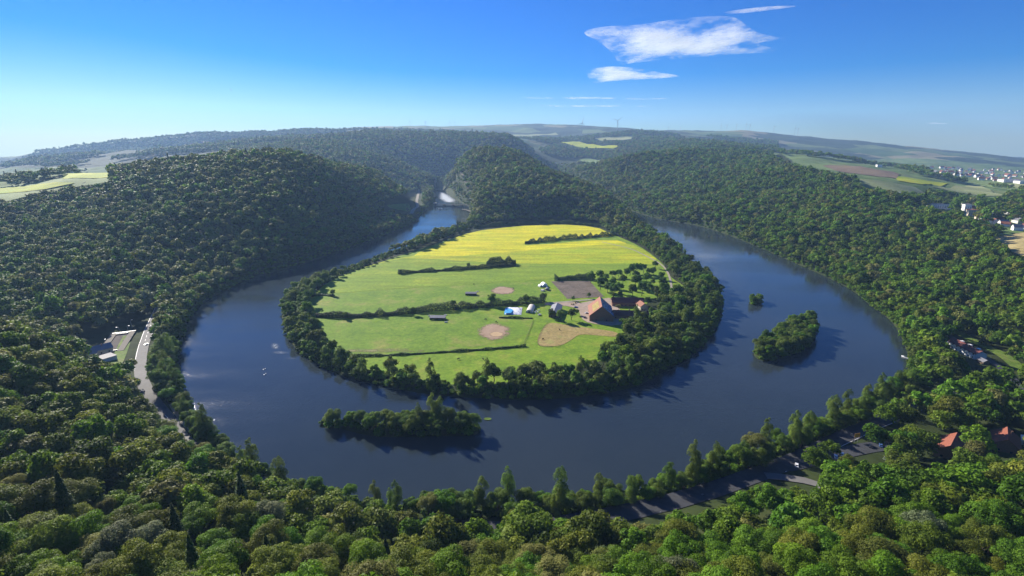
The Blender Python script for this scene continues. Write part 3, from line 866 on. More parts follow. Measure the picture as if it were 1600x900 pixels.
def crown(shape, Rr, H, z0, n, size, seed, lobes=16):
    """leaf clumps spread over many lobes; returns verts, quads, tint"""
    r = np.random.default_rng(seed)
    if shape == 'spruce':
        u = r.uniform(0, 1, n) ** .75
        tiers = 11
        ph = (u * tiers) % 1
        rad = Rr * (1 - (1 - u)) * 1
        hh = z0 + H * (1 - u) 
        rad = Rr * u ** .9 * (.55 + .5 * ph) * r.uniform(.7, 1.05, n)
        th = r.uniform(0, 2 * np.pi, n)
        p = np.c_[np.cos(th) * rad, np.sin(th) * rad, hh - .12 * rad]
        nr = np.c_[np.cos(th) * .6, np.sin(th) * .6, np.full(n, .8)] + r.normal(0, .35, (n, 3))
        return cards(p, nr, size, np.clip(r.normal(.45, .2, n), 0, 1), r)
    C = []; RL = []
    if shape == 'poplar':
        for i in range(lobes):
            f = (i + .5) / lobes
            w = Rr * (math.sin(math.pi * min(1, (f * .86 + .12))) ** .7)
            a = r.uniform(0, 2 * np.pi)
            C.append((math.cos(a) * w * .5, math.sin(a) * w * .5, z0 + H * f * .95)); RL.append(max(.6, w * r.uniform(.5, .72)))
    else:
        C.append((0, 0, z0 + H * .5)); RL.append(Rr * .62)
        for i in range(lobes):
            d = ellshell(r, 1, .1)[0]
            k = r.uniform(.5, .82)
            C.append((d[0] * Rr * k, d[1] * Rr * k, z0 + H * .42 + d[2] * H * .5 * k * (1.05 if shape == 'round' else .8)))
            RL.append(Rr * r.uniform(.24, .42))
    C = np.array(C); RL = np.array(RL)
    w = RL ** 2; w /= w.sum()
    li = r.choice(len(C), n, p=w)
    d = ellshell(r, n, .45); jit = .45 if n > 1000 else .25
    k = r.uniform(.72, 1.08, n)
    p = C[li] + d * (RL[li] * k)[:, None] * np.array([1, 1, .82 if shape != 'poplar' else 1.25])
    nr = d + r.normal(0, jit, (n, 3)) + np.array([0, 0, .2])
    lt = r.uniform(.15, .8, len(C))
    tint = np.clip(lt[li] + r.normal(0, .18, n), 0, 1)
    return cards(p, nr, size, tint, r)

def trunk_mb(H, z0, r0, seed, branches=6, spread=3):
    r = random.Random(seed); mb = MB()
    q = Vector((0, 0, -1.5)); top = z0 + (H * .55)
    prev = q; rad = r0
    n_ = 4
    for i in range(1, n_ + 1):
        c = Vector((r.uniform(-.25, .25), r.uniform(-.25, .25), -1.5 + (top + 1.5) * i / n_))
        nr_ = r0 * (1 - .75 * i / n_)
        mb.tube(prev, c, rad, nr_, 7); prev = c; rad = nr_
    for i in range(branches):
        a = r.uniform(0, 6.28); zz = z0 * .8 + (top - z0 * .8) * r.uniform(.05, .9)
        e = Vector((math.cos(a) * spread * r.uniform(.6, 1), math.sin(a) * spread * r.uniform(.6, 1), zz + r.uniform(1.5, 3.5)))
        mb.tube((0, 0, zz), e, r0 * .35, r0 * .1, 5)
    return mb

SPECIES = {   # shape, radius, crown height, crown base, material
    'oak': ('round', 5.2, 9.5, 4.5, 'leaf_olive'),
    'beech': ('round', 4.8, 10.5, 4.0, 'leaf_green'),
    'maple': ('round', 4.6, 8.5, 4.5, 'leaf_bright'),
    'pale': ('round', 4.6, 9.0, 4.2, 'leaf_pale'),
    'poplar': ('poplar', 3.1, 16.0, 1.2, 'leaf_willow'),
    'willow': ('round', 4.6, 10.0, .4, 'leaf_willow'),
    'yellow': ('round', 5.0, 8.0, 4.0, 'leaf_yellow'),
    'spruce': ('spruce', 3.6, 16.0, 2.0, 'leaf_dark'),
    'alder': ('round', 3.9, 10.0, .4, 'leaf_green'),
    'bush': ('round', 3.6, 6.5, -1.2, 'leaf_green'),
    'dark': ('round', 5.0, 10.5, 2.0, 'leaf_forest'),
}
def crown_mesh(sp, lod, seed):
    shape, Rr, H, z0, mt = SPECIES[sp]
    n, s = {0: (8500, .34), 1: (1500, .80), 2: (420, 1.35), 3: (150, 2.3)}[lod]
    if shape == 'poplar': n = int(n * .9); s *= .9
    if shape == 'spruce': n = int(n * .8); s *= 1.1
    V, Fq, t = crown(shape, Rr, H, z0, n, s, seed, lobes=18 if shape == 'round' else 16)
    return V, Fq, t, M[mt]
CR = {}; TR = {}
for sp in SPECIES:
    for k in range(3):
        V, Fq, t, m = crown_mesh(sp, 0, 100 + k * 17 + len(sp))
        CR[sp, k] = mesh_np('crown', V, Fq, [m], attr={'tint': ('FACE', t)})
        shape, Rr, H, z0, mt = SPECIES[sp]
        TR[sp, k] = trunk_mb(H, z0, .32 if shape != 'poplar' else .26, k + 5, 7, Rr * .7).mesh('trunk', M['bark'])
ONE = {}      # whole tree as one mesh, for the ones too small to show parts
for sp in SPECIES:
    for k in range(3):
        V, Fq, t, m = crown_mesh(sp, 1, 200 + k * 31 + len(sp))
        tb = trunk_mb(SPECIES[sp][2], SPECIES[sp][3], .3, k, 0).mesh('t', M['bark'])
        tv = np.array([v.co[:] for v in tb.vertices])
        tf = np.array([list(p.vertices) for p in tb.polygons if len(p.vertices) == 4])
        b0 = len(V)
        ONE[sp, k] = mesh_np('tree', np.vstack([V, tv]), np.vstack([Fq, tf + b0]), [m, M['bark']],
                             mi=np.r_[np.zeros(len(Fq)), np.ones(len(tf))], attr={'tint': ('FACE', np.r_[t, np.full(len(tf), .5)])})

# open places that the photograph shows clear: no crown in front of them
RIVER_VIEW = [(688, 292), (683, 318), (662, 332), (652, 346), (640, 354), (600, 368), (575, 380), (540, 395), (470, 415), (400, 433), (350, 456), (325, 470), (300, 495), (290, 515), (284, 550), (278, 590), (300, 622),
              (345, 670), (365, 696), (430, 710), (455, 736), (520, 748), (600, 762), (625, 764), (640, 742), (700, 745), (800, 748), (870, 752), (940, 735), (1000, 733), (1050, 722), (1090, 703), (1150, 678), (1200, 660),
              (1260, 630), (1330, 600), (1400, 584), (1414, 575), (1412, 545), (1390, 505), (1350, 472), (1300, 440), (1240, 412), (1175, 385), (1125, 365), (1085, 352), (1040, 348), (1005, 340), (1020, 348), (1055, 366),
              (1078, 390), (1100, 400), (1120, 425), (1134, 435), (1132, 475), (1120, 510), (1084, 545), (1044, 570), (1007, 584), (988, 607), (930, 622), (850, 628), (750, 618), (700, 615), (620, 605), (560, 590),
              (520, 580), (488, 565), (463, 545), (438, 510), (429, 480), (434, 460), (450, 440), (500, 418), (560, 402), (600, 388), (650, 371), (700, 354), (731, 346), (734, 330), (725, 318), (700, 302)]
CLEARV = [RIVER_VIEW,
    [(232, 518), (218, 556), (214, 600), (232, 632), (250, 636), (238, 600), (232, 560), (242, 522)], [(128, 552), (160, 528), (196, 510), (208, 520), (198, 560), (180, 578), (150, 562), (130, 564)],
    [(955, 803), (1060, 778), (1180, 733), (1240, 706), (1290, 680), (1380, 655), (1378, 666), (1300, 696), (1244, 728), (1244, 752), (1288, 765), (1296, 782), (1236, 764), (1206, 764), (1120, 796), (1020, 820), (955, 825)],
    [(690, 824), (760, 824), (762, 834), (690, 834)], [(1434, 738), (1444, 696), (1478, 676), (1520, 680), (1514, 730)], [(1524, 724), (1543, 676), (1612, 670), (1612, 716)], [(1310, 706), (1345, 702), (1395, 716), (1385, 726), (1345, 722)],
    [(1478, 522), (1500, 526), (1560, 562), (1600, 590), (1600, 606), (1550, 586), (1520, 580), (1482, 545)], [(1500, 690), (1535, 682), (1545, 692), (1520, 700)],
    [(0, 318), (60, 303), (120, 294), (171, 286), (173, 270), (60, 284), (0, 290)], [(868, 220), (968, 228), (960, 234), (900, 231)], [(800, 208), (873, 208), (873, 213), (800, 214)], [(928, 215), (990, 213), (985, 219), (930, 221)],
    [(1203, 241), (1216, 239), (1300, 255), (1405, 272), (1440, 280), (1485, 287), (1520, 290), (1575, 306), (1545, 312), (1500, 302), (1452, 294), (1448, 305), (1400, 301), (1350, 294), (1335, 276), (1280, 266), (1230, 254)],
    [(1549, 374), (1590, 366), (1610, 366), (1610, 404), (1585, 396)], [(1448, 320), (1484, 322), (1484, 332), (1448, 328)], [(1502, 322), (1525, 326), (1525, 344), (1502, 342)], [(905, 250), (942, 250), (932, 257)],
    [(676, 290), (740, 318), (738, 332), (676, 330)], [(600, 318), (655, 296), (662, 300), (660, 325), (640, 336), (600, 330)], [(1540, 335), (1560, 345), (1600, 350), (1600, 362), (1570, 362)]]
CLEARV = [np.array(p, float) for p in CLEARV]
SKYLINE = np.array([(120, 546), (180, 577), (228, 604), (240, 645), (285, 668), (345, 705), (420, 735), (500, 765), (560, 798), (620, 814), (690, 834), (760, 836), (850, 826), (900, 828), (950, 820), (1020, 822), (1080, 812), (1130, 790), (1180, 772), (1240, 760), (1260, 740)], float)
MIDROAD = GP([(235, 520), (222, 560), (225, 590), (262, 655), (345, 742), (435, 784), (540, 812), (700, 833), (880, 826), (1040, 793), (1200, 739), (1320, 684)], 3)
def fit(x, y, z, H, polys=None, skyline=True):
    """factor (1, .8, .62, .45 or 0) by which a tree of height H is shortened so that it leaves the open places in view"""
    f = np.zeros(x.shape)
    for k in (.45, .62, .8, 1.0):
        bad = np.zeros(x.shape, bool)
        for q in (1.0, .6, .3):
            a, b, _ = proj(x, y, z + H * k * q)
            for p in (CLEARV if polys is None else polys): bad |= inside(p, a, b)
        a, b, _ = proj(x, y, z + H * k)
        if skyline:
            lim = np.interp(a, SKYLINE[:, 0], SKYLINE[:, 1]) - 9
            front = y < np.interp(x / y, MIDROAD[:, 0] / MIDROAD[:, 1], MIDROAD[:, 1]) - 3
            bad |= front & (a > 120) & (a < 1260) & (b < lim)
        f = np.where(bad, f, k)
    return f
def plant(name, sp, x, y, s, label, cat, group, parts=True, hs=None, zoff=0.0):
    k = random.randrange(3); rz = random.uniform(0, 6.283)
    z = float(hz(x, y)) - .1 + zoff
    sc = (s * random.uniform(.92, 1.08), s * random.uniform(.92, 1.08), s * (hs or random.uniform(.88, 1.15)))
    if parts:
        r = empty(name, (x, y, z), rz, label, cat, group); r.scale = sc
        c = bpy.data.objects.new('crown', CR[sp, k]); link(c, r)
        t = bpy.data.objects.new('trunk', TR[sp, k]); link(t, r)
    else:
        r = bpy.data.objects.new(name, ONE[sp, k]); link(r)
        r.location = (x, y, z); r.rotation_euler = (0, 0, rz); r.scale = sc
        tag(r, label, cat, group)
    return r

def jgrid(x0, x1, y0, y1, s, r):
    gx, gy = np.meshgrid(np.arange(x0, x1, s), np.arange(y0, y1, s))
    gx = gx.astype(float); gx[1::2] += s / 2
    gx = gx.ravel(); gy = gy.ravel()
    return gx + r.uniform(-.36, .36, gx.size) * s, gy + r.uniform(-.36, .36, gy.size) * s

def allowed(x, y, clear=3.0):
    ok = np.ones(x.shape, bool)
    sd = np.full(x.shape, 1e3)
    m = y < 3200
    sd[m] = water_sdf(x[m], y[m])
    ok &= sd > clear
    for p in EXCL: ok &= ~inside(p, x, y)
    for c, w in EXLINE: ok &= dist_line(c, x, y) > w * .62
    return ok, sd

def in_view(x, y, z, mg=60, near_only=False):
    px, py, f = proj(x, y, z)
    return (px > -mg) & (px < 1600 + mg) & (py < 900 + mg) & (y > 5)

# individual trees -----------------------------------------------------------------
FLAT = smooth_poly(flatpen, 0)
def zone_side(px):
    return ('near the left edge' if px < 200 else 'below the pale road' if px < 420 else 'left of centre' if px < 620 else 'at the centre' if px < 850 else 'right of centre' if px < 1080 else 'below the car park' if px < 1350 else 'near the right edge')

gx, gy = jgrid(-900, 900, 40, 640, 8.6, rng)
ok, sd = allowed(gx, gy, 2.0)
gx, gy, sd = gx[ok], gy[ok], sd[ok]
inp = inside(PEN, gx, gy)
isl = np.zeros(gx.shape, bool)
for p in ISL: isl |= inside(p, gx, gy)
gz = hz(gx, gy)
px, py, dep = proj(gx, gy, gz + 10)
inv = in_view(gx, gy, gz + 10)
outer = ~inp & ~isl
bw = np.where(px < 420, 30, 24)
bank = outer & (sd < bw) & (gy < 450) & (px < 1425) & inv
slope = outer & ~((sd < bw) & (gy < 450) & (px < 1425))
order = np.argsort(dep + np.where(inv & slope & (gz > 4.5), 0, 1e6))
FIT = fit(gx, gy, gz, 19.0)
FITB = fit(gx, gy, gz, 18.0, skyline=False)
slope &= (FIT > 0)
bank &= (FITB > 0)
order = np.argsort(dep + np.where(inv & slope & (gz > 3.5), 0, 1e6))
pick = np.zeros(gx.shape, bool); pick[order[:298]] = True
pick &= inv & slope
SLAB = {'oak': 'olive brown oak', 'beech': 'mid green beech', 'maple': 'bright green maple', 'pale': 'pale grey blossoming tree', 'dark': 'dark green broad tree', 'spruce': 'dark conical spruce', 'yellow': 'yellow blossoming tree'}
for i in np.nonzero(pick)[0]:
    x = px[i]
    u = random.random()
    if x < 750: sp = 'oak' if u < .46 else 'beech' if u < .70 else 'dark' if u < .80 else 'maple' if u < .89 else 'pale' if u < .96 else 'spruce'
    else: sp = 'oak' if u < .30 else 'beech' if u < .62 else 'dark' if u < .72 else 'maple' if u < .90 else 'yellow' if u < .95 else 'pale'
    row = 'at the bottom edge' if py[i] > 800 else 'in the middle rows' if py[i] > 690 else 'in the upper rows'
    lab = f"{SLAB[sp]} {row} {zone_side(x)}"
    nm = {'spruce': 'spruce_tree', 'oak': 'oak_tree', 'beech': 'beech_tree', 'maple': 'maple_tree', 'pale': 'blossoming_tree', 'yellow': 'blossoming_tree', 'dark': 'broadleaf_tree'}[sp]
    plant(nm, sp, gx[i], gy[i], random.uniform(.75, 1.55) * (1.06 if py[i] > 770 else 1.0) * FIT[i] ** .8, lab, 'tree', 'trees of the near slope: ' + lab)
bi = np.nonzero(bank)[0]
for i in bi:
    u = random.random()
    sp = 'poplar' if (u < .34 and sd[i] < 16) else 'willow' if u < .6 else 'alder' if u < .85 else 'maple' if u < .95 else 'yellow'
    if px[i] < 360 and sp == 'poplar' and u < .25: sp = 'alder'
    nm = {'poplar': 'poplar_tree', 'willow': 'willow_tree', 'alder': 'alder_tree', 'maple': 'maple_tree', 'yellow': 'linden_tree'}[sp]
    seg = ('on the left bank by the road' if py[i] < 640 and px[i] < 400 else 'on the near bank left of the island' if px[i] < 520 else 'on the near bank below the island' if px[i] < 800
           else 'on the near bank at the centre' if px[i] < 1050 else 'on the near bank by the road' if px[i] < 1280 else 'on the near bank far right')
    lab = {'poplar': 'tall slender poplar', 'willow': 'rounded pale green willow', 'alder': 'dark green alder', 'maple': 'bright green maple', 'yellow': 'yellowish linden'}[sp] + ' ' + seg
    small = sd[i] > 14
    plant(nm, sp, gx[i], gy[i], (random.uniform(.95, 1.35) if small else random.uniform(1.1, 1.5)) * FITB[i] ** .8, lab, 'tree', lab)

# a second closer row along the near bank
t_ = []
ro_ = OUTER
seg_ = np.hypot(*np.diff(ro_, axis=0).T); ss_ = np.r_[0, np.cumsum(seg_)]
for d0 in np.arange(0, ss_[-1], 4.6):
    a = np.array([np.interp(d0, ss_, ro_[:, 0]), np.interp(d0, ss_, ro_[:, 1])]); b = np.array([np.interp(d0 + 1, ss_, ro_[:, 0]), np.interp(d0 + 1, ss_, ro_[:, 1])])
    dd = b - a; nn = np.array([-dd[1], dd[0]]); nn /= np.hypot(*nn) + 1e-9
    for sg in (1, -1):
        q = a + nn * sg * random.uniform(3, 17)
        if water_sdf(np.array([q[0]]), np.array([q[1]]))[0] > 2.5 and q[1] < 430:
            p_ = proj(q[0], q[1], 6.0)
            if -20 < p_[0] < 1425: t_.append((q[0], q[1], float(p_[0])))
tq = np.array(t_)
okq, _ = allowed(tq[:, 0], tq[:, 1], 1.5)
near_ = np.array([np.min(np.hypot(gx[bank] - a, gy[bank] - b)) > 3.6 for a, b in tq[:, :2]])
fq = fit(tq[:, 0], tq[:, 1], np.full(len(tq), 2.0), 17.0, skyline=False)
for (x, y, p_), f_, o_ in zip(tq, fq, okq & near_):
    if f_ <= 0 or not o_: continue
    u = random.random()
    sp = 'poplar' if u < .3 and f_ > .7 else 'willow' if u < .62 else 'alder'
    seg = ('on the left bank waterside' if p_ < 400 else 'at the waterside left of the island' if p_ < 520 else 'at the waterside below the long island' if p_ < 800 else 'at the waterside of the near bank' if p_ < 1100 else 'at the waterside near the right shore')
    plant(sp + '_tree', sp, x, y, random.uniform(1.0, 1.5) * f_ ** .7, {'poplar': 'slender poplar ', 'willow': 'light willow ', 'alder': 'dark alder '}[sp] + seg, 'tree', 'waterside trees of the near bank')

# trees between the near slope and the pale road
pr_ = proj(c_l[:, 0], c_l[:, 1], 3.0)
for i in range(1, len(c_l) - 1):
    if pr_[1][i] < 640: continue
    d = c_l[i + 1] - c_l[i - 1]; nn = np.array([-d[1], d[0]]) / np.hypot(*d)
    for o_ in (-8, -15, 8):
        for sg in (1,):
            q = c_l[i] + nn * o_ * sg + np.random.default_rng(i).uniform(-1, 1, 2)
            if i % 2 == 0 and water_sdf(np.array([q[0]]), np.array([q[1]]))[0] > 3:
                plant('alder_tree', 'alder', q[0], q[1], random.uniform(1.0, 1.35), 'dark alder beside the bend of the pale road', 'tree', 'alders beside the bend of the pale road')

# peninsula rim and garden trees
gx2, gy2 = jgrid(-500, 700, 300, 1250, 8.8, rng)
s2 = water_sdf(gx2, gy2)
m2 = inside(PEN, gx2, gy2) & inside(FLAT, gx2, gy2) & ~inside(smooth_poly(MEADOW, 2), gx2, gy2) & (s2 > 1.5)
GARDEN = GP([(968, 470), (1045, 462), (1100, 470), (1110, 530), (1060, 555), (1005, 575), (972, 560), (985, 520), (1000, 500)], 2)
px2, py2, _ = proj(gx2, gy2, 5)
F2 = fit(gx2, gy2, np.full(gx2.shape, 2.), 17.0, [CLEARV[0]], False)
m2 &= F2 > 0
farmbox = inside(GP([(900, 505), (900, 465), (1010, 462), (1030, 478), (1034, 505), (965, 512)], 2), gx2, gy2)
m2 &= ~farmbox
keep = rng.uniform(0, 1, gx2.size) < np.where((px2 < 720) & (py2 < 415), .6, .9)
m2 &= keep & ((s2 < 30) | (px2 > 940))
ids = np.nonzero(m2)[0]
for i in ids:
    u = random.random()
    sp = 'alder' if u < .42 else 'willow' if u < .68 else 'dark' if u < .9 else 'poplar' if u < .94 else 'beech'
    thin = (px2[i] < 740 and py2[i] < 425)
    side = ('on the upper left rim of the peninsula' if py2[i] < 440 and px2[i] < 760 else 'on the left rim of the peninsula' if px2[i] < 520 else 'on the lower rim of the peninsula' if px2[i] < 960 and py2[i] > 520
            else 'on the rim right of the crop fields' if py2[i] < 440 else 'in the wooded right corner of the peninsula' if py2[i] < 520 else 'on the lower right rim of the peninsula')
    lab = {'alder': 'dark green alder', 'willow': 'rounded pale green willow', 'dark': 'large dark broad tree', 'poplar': 'slender poplar', 'beech': 'mid green beech'}[sp] + ' ' + side
    nm = {'alder': 'alder_tree', 'willow': 'willow_tree', 'dark': 'broadleaf_tree', 'poplar': 'poplar_tree', 'beech': 'beech_tree'}[sp]
    s = random.uniform(.6, .9) if thin else random.uniform(1.0, 1.45) if s2[i] < 18 else random.uniform(1.15, 1.7)
    s *= F2[i] ** .8
    plant(nm, sp, gx2[i], gy2[i], s, lab, 'tree', lab, parts=False)
# islands
for k, (p, nm_, sp_) in enumerate(zip(ISL, ('long near island', 'island on the right', 'tiny islet'), (6.2, 7.0, 5.0))):
    x0, y0 = p.min(0); x1, y1 = p.max(0)
    gx3, gy3 = jgrid(x0, x1, y0, y1, sp_, rng)
    m3 = inside(p, gx3, gy3) & (dist_line(p, gx3, gy3, True) > .6)
    for x, y in zip(gx3[m3], gy3[m3]):
        u = random.random()
        sp = ('poplar' if u < .04 else 'willow' if u < .5 else 'alder') if k == 0 else ('willow' if u < .5 else 'alder')
        lab = {'poplar': 'slender poplar', 'willow': 'light green willow', 'alder': 'dark green alder'}[sp] + ' on the ' + nm_
        plant(sp + '_tree', sp, x, y, random.uniform(1.0, 1.4) if k == 0 else random.uniform(1.1, 1.5) if k == 1 else random.uniform(.8, 1.0), lab, 'tree', lab, parts=(k < 2))
# orchard
for a, b in [(945, 447), (960, 450), (975, 447), (990, 450), (950, 457), (967, 460), (983, 455), (1000, 445), (957, 466), (972, 467), (990, 463), (1003, 455), (940, 437), (955, 436), (970, 434), (985, 432), (1000, 430), (1015, 432), (930, 438), (1012, 444), (1025, 428), (995, 438), (938, 444), (950, 436), (962, 432), (978, 436), (990, 428), (1008, 425), (1020, 421), (1030, 436), (1022, 448), (1032, 452), (1015, 458), (1028, 462), (1006, 464), (924, 441), (934, 452)]:
    x, y = G(a + random.uniform(-4, 4), b + random.uniform(-2, 2), 2)
    plant('fruit_tree', 'alder', x, y, random.uniform(.95, 1.9), 'small dark fruit tree in the orchard above the farm', 'tree', 'orchard trees', parts=False)
for a, b, s, lab in [(732, 419, .6, 'single round tree left of the hedge trees'), (520, 462, .62, 'lone round tree by the left end of the crop'), (862, 497, .75, 'round tree in front of the grey roofed barn, left one'), (876, 502, .95, 'middle round tree in front of the grey roofed barn'),
                     (893, 500, .9, 'right round tree between the grey barn and the yard'), (768, 477, 1.0, 'tall tree rising from the long hedge'), (822, 474, .8, 'tree at the right end of the long hedge'), (849, 470, .85, 'tree below the white tents'),
                     (708, 480, .7, 'small tree in the middle of the long hedge'), (645, 492, .7, 'small tree rising from the hedge left of the shelter'), (540, 498, .65, 'small tree near the left end of the long hedge'), (966, 487, .5, 'olive bush in the farm courtyard'), (920, 466, .5, 'small tree behind the farmyard'),
                     (901, 492, .55, 'small tree at the left edge of the farmyard'), (958, 466, .5, 'small tree behind the big barn'), (1012, 476, .7, 'tree right of the small farmhouse'), (972, 508, .6, 'tree below the front farm wing'), (1018, 492, .7, 'tree at the right end of the front farm wing'), (985, 470, .55, 'tree behind the rear farm wing'), (895, 470, .45, 'small tree beside the track below the ploughed field'),
                     (626, 428, .5, 'small tree at the left end of the upper hedge'), (1010, 350, .7, 'tree at the top right corner of the crop')]:
    x, y = G(a, b, 2)
    plant('broadleaf_tree', 'oak' if 'olive' in lab else 'alder', x, y, s * 1.45, lab, 'tree', None, parts=True)

# hedges: a thing each, dense leaf clumps along a line
def hedge(pxs, w, h, label, seed, dens=7, z=2):
    r = np.random.default_rng(seed)
    w, h = w * 1.5, h * 1.5; dens *= 4.5
    c = smooth_poly(GP(pxs, z), 2, closed=False)
    seg = np.hypot(*np.diff(c, axis=0).T); s = np.r_[0, np.cumsum(seg)]
    nL = int(s[-1] * dens)
    t = r.uniform(0, s[-1], nL)
    base = np.c_[np.interp(t, s, c[:, 0]), np.interp(t, s, c[:, 1])]
    hv = h * (.45 + 1.1 * vnoise(t / 7, t * 0 + seed, seed))
    th = r.uniform(-.2, np.pi + .2, nL); rad = r.uniform(.7, 1.05, nL)
    off = np.cos(th) * rad * w / 2
    p = np.c_[base[:, 0], base[:, 1] + off, hz(base[:, 0], base[:, 1]) + np.maximum(.1, np.sin(th)) * rad * hv]
    nr = np.c_[r.normal(0, .5, nL), np.cos(th), np.sin(th) + .3] + r.normal(0, .4, (nL, 3))
    V, Fq, tt = cards(p, nr, 1.0, np.clip(vnoise(t / 5, t * 0, seed + 1) + r.normal(0, .15, nL), 0, 1), r)
    o = link(bpy.data.objects.new('hedge', mesh_np('hedge', V, Fq, [M['leaf_dark']], attr={'tint': ('FACE', tt)})))
    tag(o, label, 'hedge')
hedge([(484, 494), (540, 496), (600, 493), (650, 488), (700, 484), (750, 480), (800, 476), (852, 472)], 5, 4.5, 'long dark hedge crossing the middle of the peninsula', 3, 22)
hedge([(622, 428), (660, 425), (700, 423), (740, 420), (806, 416)], 4, 3.2, 'hedge between the green and the yellow crops', 4, 20)
hedge([(820, 381), (860, 376), (900, 373), (945, 369), (962, 367)], 6, 5, 'dark hedge inside the yellow field', 5, 26)
hedge([(484, 462), (505, 461), (522, 463)], 4, 2.5, 'short hedge at the left end of the crop', 6, 16)
hedge([(540, 557), (600, 556), (660, 553), (720, 549), (780, 545), (822, 541)], 1.6, 1.2, 'thin overgrown fence line across the lower pasture', 7, 7)
hedge([(866, 438), (900, 436), (928, 436)], 8, 4.5, 'thick hedge along the top of the ploughed field', 8, 30)
hedge([(740, 357), (790, 352), (850, 349), (900, 350), (940, 355)], 8, 5, 'bushy wood edge along the top of the yellow field', 9, 24)
hedge([(780, 497), (832, 498)], 1.5, 1.2, 'low hedge below the white sheet', 10, 8)
hedge([(760, 414), (806, 413)], 7, 6.5, 'cluster of trees in the hedge by the yellow crop', 11, 50)

# the forest: nearest individuals above, the rest as one mass of instanced crowns
LOD = {}
src = bpy.data.collections.new('forest_crowns')
names = []
FSP = ['dark', 'beech', 'oak', 'maple', 'spruce', 'pale', 'bush']
for lod in (1, 2, 3):
    for sp in FSP:
        for k in range(2):
            V, Fq, t, m = crown_mesh(sp, lod, 400 + lod * 50 + k * 7 + len(sp))
            me = mesh_np('c', V, Fq, [m], attr={'tint': ('FACE', t)})
            o = bpy.data.objects.new('%02d' % len(names), me); names.append((lod, sp, k)); src.objects.link(o)
NIDX = {}
for i, nm in enumerate(names): NIDX.setdefault(nm[0], {}).setdefault(nm[1], []).append(i)

def gn_scatter(name, P3, idx, rot, scl, label):
    me = bpy.data.meshes.new(name)
    me.vertices.add(len(P3)); me.vertices.foreach_set('co', np.asarray(P3, np.float32).ravel())
    a = me.attributes.new('idx', 'INT', 'POINT'); a.data.foreach_set('value', np.asarray(idx, np.int32))
    a = me.attributes.new('rot', 'FLOAT', 'POINT'); a.data.foreach_set('value', np.asarray(rot, np.float32))
    a = me.attributes.new('scl', 'FLOAT_VECTOR', 'POINT'); a.data.foreach_set('vector', np.asarray(scl, np.float32).ravel())
    o = link(bpy.data.objects.new(name, me))
    ng = bpy.data.node_groups.new('scatter', 'GeometryNodeTree')
    ng.interface.new_socket('Geometry', in_out='INPUT', socket_type='NodeSocketGeometry')
    ng.interface.new_socket('Geometry', in_out='OUTPUT', socket_type='NodeSocketGeometry')
    N = ng.nodes; l = ng.links.new
    gi = N.new('NodeGroupInput'); go = N.new('NodeGroupOutput')
    ci = N.new('GeometryNodeCollectionInfo'); ci.inputs['Collection'].default_value = src
    ci.inputs['Separate Children'].default_value = True; ci.inputs['Reset Children'].default_value = True
    iop = N.new('GeometryNodeInstanceOnPoints'); iop.inputs['Pick Instance'].default_value = True
    def attr(nm, dt):
        x = N.new('GeometryNodeInputNamedAttribute'); x.data_type = dt; x.inputs['Name'].default_value = nm
        return [q for q in x.outputs if q.enabled and q.name == 'Attribute'][0]
    cx = N.new('ShaderNodeCombineXYZ')
    l(attr('rot', 'FLOAT'), cx.inputs['Z'])
    l(gi.outputs[0], iop.inputs['Points']); l(ci.outputs[0], iop.inputs['Instance'])
    l(attr('idx', 'INT'), iop.inputs['Instance Index']); l(cx.outputs[0], iop.inputs['Rotation'])
    l(attr('scl', 'FLOAT_VECTOR'), iop.inputs['Scale'])
    l(iop.outputs[0], go.inputs[0])
    md = o.modifiers.new('scatter', 'NODES'); md.node_group = ng
    return tag(o, label, 'forest', kind='stuff')

PTS = []; IDX = []; SCL = []
def add_forest(x, y, lod_of_depth, base_scale, r, spx=None):
    z = hz(x, y)
    px_, py_, dp = proj(x, y, z + 12)
    v = in_view(x, y, z + 12, 330)
    x, y, z, dp, px_, py_ = x[v], y[v], z[v], dp[v], px_[v], py_[v]
    fk = fit(x, y, z, 12.8 * base_scale, None, False)
    kk = fk > 0
    x, y, z, dp, px_, py_, fk = x[kk], y[kk], z[kk], dp[kk], px_[kk], py_[kk], fk[kk]
    lod = np.where(dp < 330, 1, np.where(dp < 900, 2, 3))
    u = r.uniform(0, 1, x.size); mix = vnoise(x / 60, y / 60, 21)
    u2 = np.clip(u * .75 + mix * .35, 0, .999)
    for i in range(x.size):
        w = u2[i]
        if px_[i] > 1200 and y[i] < 400: sp = 'maple' if w < .25 else 'beech' if w < .6 else 'dark' if w < .85 else 'oak'
        elif px_[i] > 1000: sp = 'dark' if w < .35 else 'beech' if w < .75 else 'oak' if w < .9 else 'maple'
        else: sp = 'dark' if w < .42 else 'oak' if w < .68 else 'beech' if w < .97 else 'pale' if w < .98 else 'dark'
        if u[i] > .99: sp = 'spruce'
        IDX.append(NIDX[int(lod[i])][sp][int(u[i] * 1000) % 2])
    PTS.append(np.c_[x, y, z - .5])
    s = base_scale * (.62 + .85 * r.beta(2, 2.6, x.size)) * fk ** .7
    SCL.append(np.c_[s, s, s * r.uniform(.85, 1.15, x.size)])
# remaining near trees
rest = slope & ~pick & ~bank & (rng.uniform(0, 1, gx.size) < .97) & ~((sd < bw) & (gy < 450) & (px < 1425))
add_forest(gx[rest], gy[rest], None, 1.36, rng)
